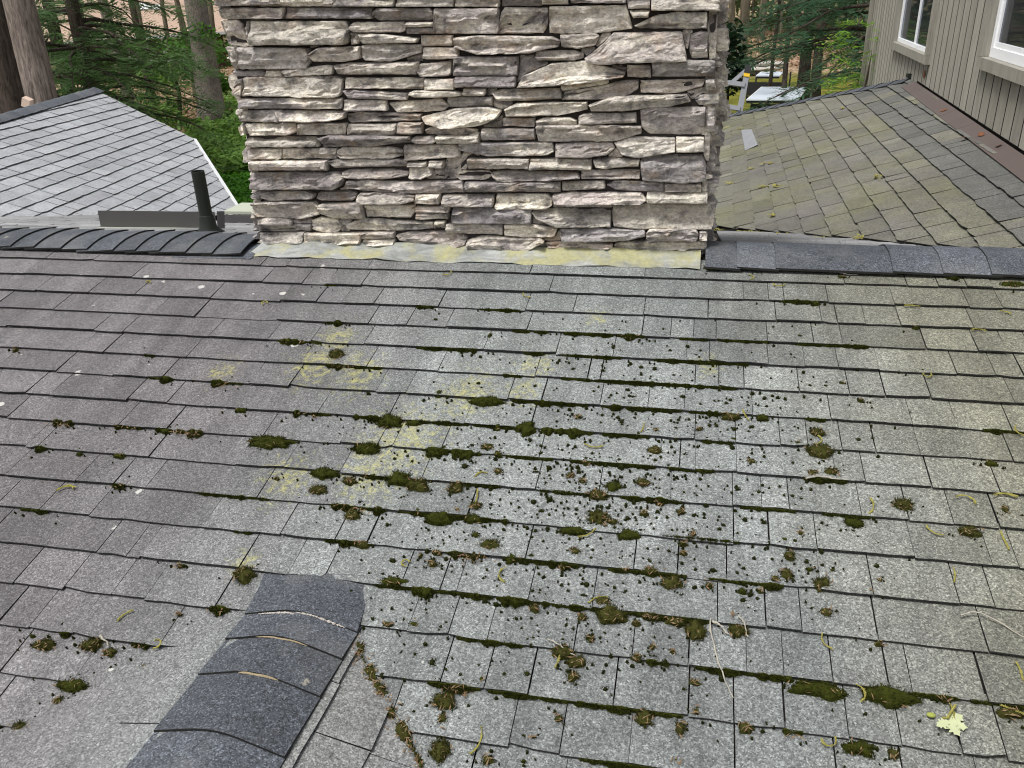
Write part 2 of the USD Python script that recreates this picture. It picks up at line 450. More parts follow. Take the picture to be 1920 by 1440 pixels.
M['litter'] = leaf_material('fallen_leaf', (0.22, 0.13, 0.08), (0.45, 0.31, 0.20), (0.70, 0.54, 0.40), 0.15, 1.5)
M['woods'] = leaf_material('far_woods_leaf', (0.04, 0.065, 0.02), (0.13, 0.14, 0.05), (0.36, 0.30, 0.16), 0.4, 0.3)
M['grass'] = leaf_material('lawn_grass', (0.05, 0.16, 0.010), (0.09, 0.27, 0.016), (0.15, 0.37, 0.04), 0.3, 1.0)
M['bark'] = bark_material('grey_brown_bark', (0.12, 0.095, 0.08), (0.37, 0.305, 0.26))
M['bark_dark'] = bark_material('dark_bark', (0.03, 0.024, 0.02), (0.11, 0.085, 0.068))
M['bark_grey'] = bark_material('grey_bark', (0.12, 0.105, 0.09), (0.30, 0.26, 0.225), 0.5)
M['birch'] = simple('pale_branch', (0.55, 0.50, 0.44), 0.8, 0.2, 0.3, 10.0)
M['woodline'] = bark_material('far_bark', (0.10, 0.085, 0.06), (0.20, 0.165, 0.12))


def ground_material():
    g = Graph()
    p = g.pos()
    v = g.add('voronoi_texture', 'color', vector=p, scale=9.0)
    r = g.add('separate_color', 'r', color=v)
    leaf = g.ramp(r, [(0.0, (0.10, 0.06, 0.035)), (0.4, (0.24, 0.16, 0.10)), (0.75, (0.38, 0.27, 0.18)), (1.0, (0.52, 0.41, 0.30))])
    n = g.noise(0.35, 4.0, 0.6, p)
    col = g.mix(g.rmap(n, 0.44, 0.58), leaf, (0.075, 0.095, 0.018))
    sx = g.add('separate_xyz', 'x', vector=p)
    sy = g.add('separate_xyz', 'y', vector=p)
    # moss-green yard to the right
    d = g.add('vector_math', 'value', math_type='distance', vector1=g.scaled(p, (1, 0.75, 0)), vector2=(4.0, 17.0, 0))
    yard = g.rmap(g.math('add', d, g.math('multiply', n, 5.0)), 12.0, 10.0)
    moss = g.ramp(g.noise(1.6, 4.0, 0.65, p), [(0.3, (0.055, 0.055, 0.010)), (0.5, (0.125, 0.125, 0.020)), (0.68, (0.22, 0.20, 0.04)), (0.8, (0.30, 0.25, 0.13))])
    col = g.mix(yard, col, moss)
    return g.finish('forest_floor', bsdf(g, col, 0.95, 0.1, g.noise(14.0, 4.0, 0.7, p), 0.6, 0.05))


M['ground'] = ground_material()


# ------------------------------------------------------------------ geometry helpers
class Plane:
    """roof plane: u along the courses, s down the slope, h above"""
    def __init__(self, O, U, S):
        self.O, self.U, self.S = (np.asarray(a, float) for a in (O, U, S))
        self.N = np.cross(self.U, self.S)
        if self.N[2] < 0:
            self.N = -self.N
        self.flip = np.dot(np.cross(self.U, self.S), self.N) < 0

    def P(self, u, s, h=0.0):
        u, s, h = np.broadcast_arrays(np.asarray(u, float), np.asarray(s, float), np.asarray(h, float))
        return self.O + u[..., None] * self.U + s[..., None] * self.S + h[..., None] * self.N

    def uv(self, P):
        q = np.atleast_2d(P) - self.O
        return np.stack([q @ self.U, q @ self.S], 1)

    def px(self, pts):
        return self.uv(hit(pts, self.N, self.O @ self.N))


def slab(poly, pl, top, thick):
    """a solid over a (u, s) polygon; top(u, s) gives the height of its upper face"""
    if poly.is_empty:
        return None
    ms = []
    for g in getattr(poly, 'geoms', [poly]):
        if g.geom_type != 'Polygon' or g.area < 1e-6:
            continue
        g = shapely.geometry.polygon.orient(g)
        v, f = trimesh.creation.triangulate_polygon(g, engine='earcut')
        h = np.asarray(top(v[:, 0], v[:, 1])) * np.ones(len(v))
        A, B = pl.P(v[:, 0], v[:, 1], h), pl.P(v[:, 0], v[:, 1], h - thick)
        n = len(v)
        t0, t1, t2 = (A[f[:, k]] for k in range(3))
        up = (np.cross(t1 - t0, t2 - t0) @ pl.N) > 0
        f = np.where(up[:, None], f, f[:, ::-1])
        faces = [f, f[:, ::-1] + n]
        allv = [A, B]
        k = 2 * n
        for ring in [g.exterior, *g.interiors]:
            c = np.array(ring.coords)[:-1]
            hh = np.asarray(top(c[:, 0], c[:, 1])) * np.ones(len(c))
            a, b = pl.P(c[:, 0], c[:, 1], hh), pl.P(c[:, 0], c[:, 1], hh - thick)
            m = len(c)
            i = np.arange(m); j = (i + 1) % m
            q = np.vstack([np.stack([i, j, j + m], 1), np.stack([i, j + m, i + m], 1)])
            if not pl.flip:
                q = q[:, ::-1]
            allv += [a, b]
            faces.append(q + k)
            k += 2 * m
        ms.append(trimesh.Trimesh(np.vstack(allv), np.vstack(faces), process=False))
    return cat_(ms) if ms else None


def bx(c, size, rot=None):
    m = trimesh.creation.box(size)
    if rot is not None:
        m.apply_transform(rot)
    m.apply_translation(c)
    return m


def obox(a, b, up, w, h, c=0.0):
    """box beam from a to b, w wide, h tall along 'up' (base on the line)"""
    a, b, up = (np.asarray(x, float) for x in (a, b, up))
    d = b - a
    L = np.linalg.norm(d); d /= L
    s = np.cross(up, d); s /= np.linalg.norm(s)
    up = np.cross(d, s)
    v = np.array([a + s * w * i + up * h * j + d * L * k for k in (0, 1) for i, j in ((-.5, 0), (.5, 0), (.5, 1), (-.5, 1))])
    f = np.array([[0, 3, 2], [0, 2, 1], [4, 5, 6], [4, 6, 7], [0, 1, 5], [0, 5, 4], [1, 2, 6], [1, 6, 5], [2, 3, 7], [2, 7, 6], [3, 0, 4], [3, 4, 7]])
    m = trimesh.Trimesh(v, f, process=False)
    if m.volume < 0:
        m.invert()
    return m


def tube(pts, rad, n=8, cap=True):
    pts = np.asarray(pts, float)
    rad = np.broadcast_to(np.asarray(rad, float), (len(pts),))
    t = np.gradient(pts, axis=0)
    t /= np.maximum(np.linalg.norm(t, axis=1, keepdims=True), 1e-9)
    ref = np.array([0, 0, 1.0]) if abs(t[:, 2]).mean() < 0.8 else np.array([1.0, 0, 0])
    s = np.cross(t, ref); s /= np.linalg.norm(s, axis=1, keepdims=True)
    w = np.cross(s, t)
    a = np.linspace(0, 2 * math.pi, n, endpoint=False)
    v = (pts[:, None] + rad[:, None, None] * (np.cos(a)[None, :, None] * s[:, None] + np.sin(a)[None, :, None] * w[:, None])).reshape(-1, 3)
    f = []
    for k in range(len(pts) - 1):
        i = np.arange(n); j = (i + 1) % n
        f += [np.stack([k * n + i, k * n + j, (k + 1) * n + j], 1), np.stack([k * n + i, (k + 1) * n + j, (k + 1) * n + i], 1)]
    f = np.vstack(f)
    if cap:
        v = np.vstack([v, pts[:1], pts[-1:]])
        i = np.arange(n); j = (i + 1) % n
        q = len(pts) * n
        f = np.vstack([f, np.stack([j, i, np.full(n, q)], 1), np.stack([(len(pts) - 1) * n + i, (len(pts) - 1) * n + j, np.full(n, q + 1)], 1)])
    m = trimesh.Trimesh(v, f, process=False)
    if m.volume < 0:
        m.invert()
    return m


def cards(c, d, w, L, W):
    """diamond leaves: centre c, axis d, width axis w (all n x 3), lengths L and widths W"""
    L = np.broadcast_to(np.asarray(L, float), (len(c),))[:, None]
    W = np.broadcast_to(np.asarray(W, float), (len(c),))[:, None]
    v = np.stack([c - d * L / 2, c + w * W / 2, c + d * L / 2, c - w * W / 2], 1).reshape(-1, 3)
    i = np.arange(len(c))[:, None] * 4
    f = np.vstack([i + [0, 1, 2], i + [0, 2, 3]])
    return trimesh.Trimesh(v, f, process=False)


# ------------------------------------------------------------------ ground
def ground_mesh():
    r = np.concatenate([[0], np.geomspace(3, 900, 46)])
    a = np.linspace(0, 2 * math.pi, 96, endpoint=False)
    X = (r[:, None] * np.cos(a)).ravel(); Y = (r[:, None] * np.sin(a)).ravel() + 10
    Z = GROUND + 0.25 * (meshkit.fbm(np.stack([X * .09, Y * .09, 0 * X], 1), 3, 5) - .5) * np.clip((np.hypot(X, Y - 5) - 14) / 20, 0, 1)
    v = np.stack([X, Y, Z], 1)
    n = len(a); f = []
    for k in range(len(r) - 1):
        i = np.arange(n); j = (i + 1) % n
        f += [np.stack([k * n + i, (k + 1) * n + i, (k + 1) * n + j], 1), np.stack([k * n + i, (k + 1) * n + j, k * n + j], 1)]
    return trimesh.Trimesh(v, np.vstack(f), process=False)


obj('/World', 'ground', ground_mesh(), M['ground'], smooth=True, label='leaf strewn forest floor and mossy yard around the house', cat='ground', kind='structure')

# ------------------------------------------------------------------ main house roof
FR = Plane((0, 0, 0), (1, 0, 0), (0, -math.cos(math.atan(MAIN_T)), -math.sin(math.atan(MAIN_T))))
BACK_N, BACK_D = np.array([0, .22, 1.0]), .0237
S0 = 0.19                        # slope distance of the first butt line
RIDGE = np.array([0, .05, .0127])
house = thing('house', 'main house roof of weathered grey mossy shingles sloping down in front of the stone chimney', 'house')

# small gable ridge that meets the front slope (dark hip cap in front)
GP = hit([(615, 1078)], (0, -MAIN_T, 1), 0)[0]
gs = FR.uv(GP)[0]
GDIR = unit(hit([(366, 1440)], (0, 0, 1), GP[2])[0] - GP)                # the small ridge runs level towards the viewer
VR, VL = hit([(792, 1440), (60, 1357)], (0, -MAIN_T, 1), 0)              # points on its two valleys


def gable_plane(V):
    d = V - GP
    return Plane(GP, GDIR, unit(d - GDIR * (d @ GDIR)))


gL, gR = gable_plane(VL), gable_plane(VR)
gable_cut = Polygon([gs, gs + (FR.uv(VL)[0] - gs) * 4, gs + (FR.uv(VR)[0] - gs) * 4])

chimney_foot = sbox(-2.10, -0.3, 0.05, 0.0)


def joints_from_photo():
    J = {}

    def put(ox, oy, sc, table):
        for c, xs in table.items():
            for x in xs:
                J.setdefault(c, []).append((ox + x[0] / sc, oy + x[1] / sc))
    # joint positions read off the photograph: per course, (x, y) at mid-height in enlarged crops
    def lines(ox, oy, sc, y0s, slope, table):
        for c, xs in table.items():
            for x in xs:
                J.setdefault(c, []).append((ox + x / sc, oy + (y0s[c] + slope[c] * x) / sc))
    z1 = dict(zip(range(12), [180, 229, 309, 396, 490, 589, 695, 812, 940, 1072, 1217, 1375]))
    lines(0, 420, 2.743, z1, {k: .03 + .0035 * k for k in z1}, {
        0: [240, 485, 630, 940, 1345, 1475], 1: [165, 715, 1110, 1380, 1580, 1710], 2: [230, 500, 735, 1120, 1475], 3: [20, 325, 480, 830, 1045, 1460],
        4: [85, 535, 680, 1120, 1420, 1635], 5: [100, 455, 590, 1010, 1395, 1590], 6: [45, 350, 640, 890, 935, 1335, 1535], 7: [200, 325, 715, 920, 1330],
        8: [105, 415, 675, 920, 1405], 9: [205, 265, 835, 1280, 1520, 1580], 10: [110, 470, 660, 825, 1390]})
    z2 = dict(zip(range(11), [212, 276, 366, 462, 566, 680, 798, 924, 1060, 1210, 1365]))
    lines(600, 420, 2.743, z2, {k: .034 + .0045 * k for k in z2}, {
        0: [255, 660, 1085, 1670], 1: [65, 240, 615, 1190], 2: [15, 145, 305, 630, 1070, 1310, 1670], 3: [280, 410, 470, 670, 1080, 1660], 4: [255, 860, 1225, 1515],
        5: [270, 630, 1120, 1385, 1450], 6: [320, 470, 985, 1155, 1450, 1690], 7: [25, 380, 765, 1100, 1300], 8: [140, 330, 405, 650, 1145], 9: [140, 555, 1130, 1445]})
    z3 = dict(zip(range(10), [262, 335, 430, 535, 648, 768, 895, 1032, 1180, 1325]))
    lines(1220, 420, 2.743, z3, {k: .034 + .0045 * k for k in z3}, {
        0: [990, 1310, 1470, 1615], 1: [475, 603, 680, 905, 1240, 1620, 1790], 2: [295, 640, 870, 950, 1095, 1270, 1640], 3: [105, 222, 335, 595, 830, 975, 1400, 1660],
        4: [185, 300, 600, 785, 955, 1160, 1550, 1750], 5: [230, 350, 478, 755, 1008, 1190, 1420, 1840], 6: [175, 520, 915, 1325, 1555, 1830],
        7: [228, 435, 660, 800, 970, 1140, 1365, 1830], 8: [150, 230, 440, 940, 1085, 1420, 1760], 9: [105, 420, 565, 705, 1065, 1300, 1525, 1750]})
    put(0, 900, 2.667, {11: [(55, 65), (265, 90), (510, 115), (1070, 165), (1450, 205), (1710, 250)], 12: [(35, 190), (555, 285), (700, 305), (765, 310), (1255, 355), (1500, 375)],
                        13: [(390, 465), (630, 487), (795, 505), (1135, 550)], 14: [(70, 640), (220, 660), (440, 680), (880, 715)], 15: [(85, 870), (425, 935)], 16: [(30, 1060), (300, 1100)]})
    put(600, 900, 2.667, {10: [(295, 75), (420, 115), (765, 115)], 11: [(110, 245), (275, 240), (740, 310), (1050, 315), (1575, 390), (1790, 400)],
                          12: [(450, 420), (620, 510), (705, 500), (1065, 510), (1380, 520)], 13: [(475, 660), (670, 690), (860, 720), (1285, 745), (1570, 780)],
                          14: [(645, 880), (860, 900), (1070, 940), (1480, 1000), (1845, 1040)], 15: [(385, 1120), (975, 1185), (1220, 1240), (1555, 1285)], 16: [(785, 1350), (1240, 1400)]})
    put(1200, 900, 2.667, {10: [(465, 235), (640, 245), (875, 285), (1345, 285), (1720, 320), (1865, 370)], 11: [(430, 430), (890, 455), (1150, 500), (1570, 540), (1740, 550)],
                           12: [(385, 620), (625, 665), (800, 680), (885, 680), (1170, 700), (1710, 770)], 13: [(245, 815), (530, 860), (575, 855), (710, 880), (950, 905), (1225, 945), (1340, 980), (1700, 1000)],
                           14: [(245, 1050), (465, 1075), (715, 1110), (770, 1160), (1025, 1165), (1290, 1245), (1590, 1310), (1810, 1330)], 15: [(470, 1310), (970, 1370), (1300, 1400)]})
    out = {}
    for c, l in J.items():
        u = sorted(mainuv(l)[:, 0])
        keep = []
        for x in u:
            if not keep or x - keep[-1] > 0.045:
                keep.append(x)
        out[c] = keep
    return out


PHOTO_J = joints_from_photo()
X0, X1, NC = -4.6, 3.4, 24
deck = sbox(X0, -0.05, X1, S0 + (NC - 1) * E_ - 0.01).difference(gable_cut)
roof = holder(house, 'front_slope')
obj(roof, 'roof_deck', slab(deck, FR, lambda u, s: -0.006 + 0 * u, 0.02), M['deck'])


def make_tab(pl, u0, u1, sb, E, clip, tilt=(0.002, 0.0152), thick=0.0062, gap=0.0022, r=rng, wob=0.0022):
    """one shingle tab: butt edge at sb, tucked under the course above"""
    n = max(2, int((u1 - u0) / 0.06))
    us = np.linspace(u0 + gap * r.uniform(.15, 1.2), u1 - gap * r.uniform(.15, 1.2), n + 1)
    ds = r.normal(0, 0.0016) + r.normal(0, wob * .6, n + 1)
    sl = r.normal(0, 0.004)
    if r.random() < .22:                                   # a worn corner
        ds[r.choice([0, -1])] -= r.uniform(.004, .011)
    top = sb - E - 0.028
    pts = [(us[-1], top), (us[0], top)] + [(u, sb + d + sl * (u - u0)) for u, d in zip(us, ds)]
    pg = Polygon(pts)
    if clip is not None:
        pg = pg.intersection(clip)
    if pg.geom_type != 'Polygon' and not pg.is_empty:
        pg = max((q for q in pg.geoms if q.geom_type == 'Polygon'), key=lambda q: q.area, default=Polygon())
    if pg.is_empty or pg.area < 4e-4:
        return None
    dh = r.normal(0, 0.0020)
    k0, k1 = tilt
    return slab(pg, pl, lambda u, s: k0 + (k1 + dh - k0) * np.clip((s - top) / (sb - top), 0, 1.02), thick)


rest = []
count = 0
tabs = []
allowed = sbox(X0, -1, X1, 9).difference(gable_cut.buffer(-0.006, join_style=2)).difference(chimney_foot)
def allowed_at(a, b):
    if sb < gs[1] - .01:
        return allowed
    return allowed_l if (a + b) / 2 < gs[0] else allowed_r


allowed_l, allowed_r = allowed.intersection(sbox(X0, -1, gs[0], 9)), allowed.intersection(sbox(gs[0], -1, X1, 9))
for c in range(NC):
    sb = S0 + c * E_
    js = list(PHOTO_J.get(c, []))
    lo = js[0] if js else 0.0
    hi = js[-1] if js else 0.0
    x = lo
    while x > X0:
        x -= rng.choice([.1, .16, .2, .25, .3]) * rng.uniform(.85, 1.15)
        js.insert(0, x)
    x = hi
    while x < X1:
        x += rng.choice([.1, .16, .2, .25, .3]) * rng.uniform(.85, 1.15)
        js.append(x)
    js = [j for j in js if X0 < j < X1]
    if sb > gs[1] - .01:
        js = sorted(js + [gs[0]])
    e = [X0] + js + [X1]
    for a, b in zip(e[:-1], e[1:]):
        if b - a > 0.02:
            tabs.append((c, sb, a, b))
for c, sb, a, b in tabs:
    m = make_tab(FR, a, b, sb, E_, allowed_at(a, b))
    if m is None:
        continue
    ctr = FR.P((a + b) / 2, sb - E_ / 2)
    q = (ctr - EYE) @ AX
    ix, iy = 960 + FPX * q[0] / q[2], 720 + FPX * q[1] / q[2]
    tone = float(np.clip(rng.normal(1.0, 0.085), .8, 1.25))
    if c <= 4 and 0.02 < (a + b) / 2 < 0.75:
        tone *= 0.85
    if -60 < ix < 1990 and q[2] > .3 and 400 < iy < 1520 and count < 298:
        obj(roof, 'shingle', m, M['front'], tone=tone)
        count += 1
    else:
        rest.append(m)
if rest:
    obj(roof, 'outer_shingles', cat_(rest), M['front'], tone=tones(rest, .08), kind='stuff')

# back slope, seen at a grazing angle over the ridge
BK = Plane((0, .05, .0127), (1, 0, 0), unit(np.array([0, 1.0, -.22])))
back = holder(house, 'back_slope')
back_poly = Polygon([(-9.5, -.02), (3.2, -.02), (3.2, 2.05), (-4.35, 2.05), (-4.35, 5.6), (-9.5, 5.6)])
obj(back, 'roof_deck', slab(back_poly, BK, lambda u, s: -0.008 + 0 * u, 0.03), M['deck'])
for k in range(40):
    s1 = .10 + .143 * k
    xl, xr = -9.5, (3.2 if s1 < 2.1 else -4.35)
    if s1 > 5.6 or k > 15 and s1 > 5.6:
        break
    for side, (a, b) in enumerate(((xl, -2.16), (.14, xr)) if xr > 0 else ((xl, xr),)):
        ms = []
        x = a
        while x < b - .01:
            w = min(rng.uniform(.15, .42), b - x)
            t = make_tab(BK, x, x + w, s1, E_, sbox(-20, .012, 20, 20))
            if t is not None:
                ms.append(t)
            x += w
        obj(back, 'shingle_course', cat_(ms), M['back'], tone=tones(ms, .12))
# courses also pass behind the chimney
# walls under the roof
obj(house, 'wall', bx((-3.0, -0.6, (GROUND - 1.1) / 2 - .0), (11.6, 4.6, abs(GROUND) - 1.1 + .0)), M['siding'], tone=1.0)


# ridge caps ------------------------------------------------------------
def cap_piece(ridge_pt, along, n1, n2, x0, x1, halfw, lift0, lift1, thick=0.006, edge=0.0, round_=0.035, sag=None, nw=12, start=None):
    """one bent cap shingle over a ridge: along = ridge direction; n1 / n2 = unit vectors down either side"""
    ws = np.linspace(-1, 1, nw + 1)
    xs = np.linspace(x0, x1, 4)
    up = np.array([0, 0, 1.0])
    V = []
    for layer in (0, 1):
        for x in xs:
            t = (x - x0) / (x1 - x0)
            lift = lift0 + (lift1 - lift0) * t + (thick if layer == 0 else 0)
            for w in ws:
                d = abs(w) * halfw
                side = n1 if w < 0 else n2
                base = np.asarray(ridge_pt) + along * x + side * d
                soft = -(round_ - d) ** 2 / (2 * round_) * 0.24 if d < round_ else 0.0
                e = edge * max(0, abs(w) - .35) / .65
                Q = base + up * (lift + soft + e + (sag(x, w) if sag else 0))
                if start is not None:
                    Q = (start(w) + up * (thick if layer == 0 else 0)) * (1 - t) + Q * t
                V.append(Q)
    V = np.array(V)
    a, b = len(xs), nw + 1
    F = []
    def q(i, j, l): return l * a * b + i * b + j
    for i in range(a - 1):
        for j in range(nw):
            F += [[q(i, j, 0), q(i + 1, j, 0), q(i + 1, j + 1, 0)], [q(i, j, 0), q(i + 1, j + 1, 0), q(i, j + 1, 0)]]
            F += [[q(i, j, 1), q(i + 1, j + 1, 1), q(i + 1, j, 1)], [q(i, j, 1), q(i, j + 1, 1), q(i + 1, j + 1, 1)]]
    for i in range(a - 1):
        for j, s in ((0, 1), (nw, -1)):
            f = [[q(i, j, 0), q(i, j, 1), q(i + 1, j, 1)], [q(i, j, 0), q(i + 1, j, 1), q(i + 1, j, 0)]]
            F += f if s > 0 else [x[::-1] for x in f]
    for j in range(nw):
        for i, s in ((0, -1), (a - 1, 1)):
            f = [[q(i, j, 0), q(i, j, 1), q(i, j + 1, 1)], [q(i, j, 0), q(i, j + 1, 1), q(i, j + 1, 0)]]
            F += f if s > 0 else [x[::-1] for x in f]
    m = trimesh.Trimesh(V, np.array(F), process=False)
    if m.volume < 0:
        m.invert()
    return m


fdir, bdir, xdir = FR.S, BK.S, np.array([1.0, 0, 0])
CAP_L = .021
capL = holder(house, 'ridge_cap', 'charcoal ridge cap shingles left of the stone chimney')
seams = [hit([(x / 2.743, 420 + (152 + x * .022) / 2.743)], (0, -MAIN_T, 1), .035)[0][0] for x in (1212, 1062, 925, 788, 662, 545, 405, 270, 130, 5)]
while seams[-1] > -5.2:
    seams.append(seams[-1] - .175)
for a, b in zip(seams[:-1], seams[1:]):
    obj(capL, 'cap_shingle', cap_piece(RIDGE, xdir, fdir, bdir, b - .06, a, .182 + rng.normal(0, .002), CAP_L, CAP_L + .013, .0075, edge=-.004, round_=.18, sag=lambda x, w: .003 * math.sin(x * 9)),
        M['cap'], smooth=35, tone=rng.normal(1, .1))
obj(capL, 'under_shingle', cap_piece(RIDGE, xdir, fdir, bdir, -2.5, -2.075, .195, .006, .010, .005, edge=.0, round_=.19), M['cap'], smooth=35, tone=1.3)
capR = holder(house, 'ridge_cap', 'flat charcoal ridge cap shingles right of the stone chimney')
seamsR = [.062] + [hit([(x, y)], (0, -MAIN_T, 1), .02)[0][0] for x, y in ((1386, 470), (1457, 478), (1672, 490), (1765, 495), (1855, 500))]
while seamsR[-1] < 2.2:
    seamsR.append(seamsR[-1] + .24)
for i, (a, b) in enumerate(zip(seamsR[:-1], seamsR[1:])):
    obj(capR, 'cap_shingle', cap_piece(RIDGE, xdir, fdir, bdir, a - .012, b + (.03 if i > 2 else .002), .185 + rng.normal(0, .002), .044 + .0015 * (i % 2), .038, .0095, edge=-.016, round_=.12),
        M['cap'], smooth=35, tone=[1.0, 1.45, 1.05, 1.2, 1.45, 1.1][i % 6])

# ------------------------------------------------------------------ gable in front: slopes, valley shingles, dark hip cap
gable = holder(house, 'front_gable', 'small front gable whose dark cap meets the mossy slope')
for pl, nm in ((gL, 'left'), (gR, 'right')):
    _q = pl.uv(VL if nm == 'left' else VR)[0]
    kv = _q[1] / _q[0]
    tri = Polygon([(0, 0), (3.2, 0), (3.2, 3.2 * kv)])
    obj(gable, 'roof_deck', slab(tri, pl, lambda u, s: -0.008 + 0 * u, 0.02), M['deck'])
    for k in range(16):
        s1 = (.20 if nm == 'right' else .16) + .143 * k
        row = Polygon([(0, 0), (3.15, 0), (3.15, 3.15 * kv)]).buffer(.004 if nm == 'right' else .02, join_style=2).intersection(sbox(-.1 if nm == 'right' else .06, .03, 4, 9))
        x = max(0, (s1 - .17) / kv) - rng.uniform(0, .12)
        while x < 3.0:
            w = rng.choice([.16, .22, .28, .34]) if nm == 'right' else rng.uniform(.3, .6)
            m = make_tab(pl, x, x + w, s1, E_, row, tilt=(.002, .013) if nm == 'right' else (.0125, .0175), thick=.0055, gap=.0018 if nm == 'right' else .0012)
            x += w
            if m is not None:
                obj(gable, 'shingle', m, M['grey_valley' if nm == 'right' else 'front'], tone=rng.normal(1.0 if nm == 'right' else 1.10, .07))
hipcap = holder(house, 'gable_cap', 'dark charcoal cap running down towards the viewer with cracked sealant seams')
ydir = GDIR
sL, sR = gL.S, gR.S
capy = []
for (x, y) in ((575 + 40, 1078), (1425 / 2.667, 900 + 640 / 2.667), (1320 / 2.667, 900 + 765 / 2.667), (1210 / 2.667, 900 + 945 / 2.667), (1010 / 2.667, 900 + 1235 / 2.667)):
    capy.append(max(0.0, (hit([(x, y)], (0, 0, 1), GP[2] + .02)[0] - GP) @ GDIR))
capy[0] = -0.05
while capy[-1] < 1.6:
    capy.append(capy[-1] + .2)
_c0, _c1 = FR.uv(hit([(484, 1077), (681, 1087)], (0, -MAIN_T, 1), .01))
def cap_start(w):
    q = _c0 + (_c1 - _c0) * (w + 1) / 2
    return FR.P(q[0], q[1] - .012, .0065)
for i, (a, b) in enumerate(zip(capy[:-1], capy[1:])):
    obj(hipcap, 'cap_shingle', cap_piece(GP, ydir, sL, sR, a - (.0 if i == 0 else .03), b + .004, .178, .012 + .001 * (i % 2), .021 + .001 * (i % 2), .007, edge=-.004, round_=.06, start=cap_start if i == 0 else None), M['cap'], smooth=35, tone=[1.0, 1.15, .95, .9, 1.15, 1.0][i % 6])


def on_cap(y, w, lift=.0275):
    d = abs(w) * .178
    side = sL if w < 0 else sR
    soft = -(.06 - d) ** 2 / .12 * .35 if d < .06 else 0
    return GP + ydir * y + side * d + np.array([0, 0, lift + soft])


for i, (w0, w1, mt, r0) in ((0, (-.72, -.02, 'sealant', .0022)), (0, (-.05, .80, 'sealant', .0028)), (1, (-.42, .45, 'tan_seal', .0022)), (2, (-.28, .36, 'tan_seal', .0032))):
    n = 44
    ws = np.linspace(w0, w1, n)
    pts = [on_cap(capy[i + 1] + .0055 + j + (.006 if mt == 'sealant' and w0 < -.5 else 0), w, .024) for w, j in zip(ws, rng.normal(0, .0009 if mt == 'sealant' else .0003, n))]
    rr = r0 * (1 - np.abs(np.linspace(-1, 1, n)) ** 4 * .7)
    obj(hipcap, 'sealant_bead', tube(pts, rr * (1 + (.45 if mt == 'sealant' else .1) * rng.normal(0, 1, n)).clip(.3, 1.8), 6), M[mt])

# ------------------------------------------------------------------ vent pipe, diverter, flashing
chim = thing('stone_chimney', 'tall chimney of stacked grey and cream ledgestone rising through the roof ridge', 'chimney')
CX0, CX1, CYF, CYB, CTOP = -2.115, .058, .0, .95, 1.37


def lead_apron():
    nx, ns = 70, 7
    top = FR.uv(hit([(480, 464), (1322, 480)], (0, -MAIN_T, 1), 0))
    u = np.linspace(0, 1, nx + 1)
    V = []
    for j in range(ns + 1):
        t = j / ns
        uL, uR = -2.075 - .055 * t, .03
        uu = uL + (uR - uL) * u
        s = -.012 + t * (.124 + .004 * np.sin(uu * 9) + .004 * np.sin(uu * 23 + 1) + .003 * np.sin(uu * 57))
        h = .0165 - .002 * t + .0030 * np.sin(uu * 13 + t) + .0022 * np.sin(uu * 31 + 2 * t) + .004 * (meshkit.fbm(np.stack([uu * 22, 0 * uu + t * 3, 0 * uu], 1), 3, 7) - .5) + (0.015 * (1 - t) ** 3)
        V.append(FR.P(uu, s, h))
    V = np.array(V)
    a, b = ns + 1, nx + 1
    top_ = V.reshape(-1, 3); bot = top_ - FR.N * .003
    F = []
    for i in range(ns):
        for j in range(nx):
            p0, p1, p2, p3 = i * b + j, i * b + j + 1, (i + 1) * b + j + 1, (i + 1) * b + j
            F += [[p0, p2, p1], [p0, p3, p2]]
    F = np.array(F)
    edge = [(ns * b + j, ns * b + j + 1) for j in range(nx)]
    side = []
    for p, q in edge:
        side += [[p, p + a * b, q + a * b], [p, q + a * b, q]]
    return trimesh.Trimesh(np.vstack([top_, bot]), np.vstack([F, F[:, ::-1] + a * b, np.array(side)]), process=False)


obj(chim, 'lead_flashing', lead_apron(), M['lead'], smooth=True, label='pale lead flashing stained yellow along the chimney foot')
obj(chim, 'mortar_core', bx(((CX0 + CX1) / 2, (.035 + CYB) / 2, .5), (CX1 - CX0 - .05, CYB - .035, 1.76)), M['mortar'])

STONES = []


def S(frame, *polys):
    ox, oy, sc = frame
    for p in polys:
        if len(p) == 4 and not isinstance(p[0], tuple):
            x0, y0, x1, y1 = p
            p = [(x0, y0), (x1, y0), (x1, y1), (x0, y1)]
        STONES.append([(ox + a / sc, oy + b / sc) for a, b in p])


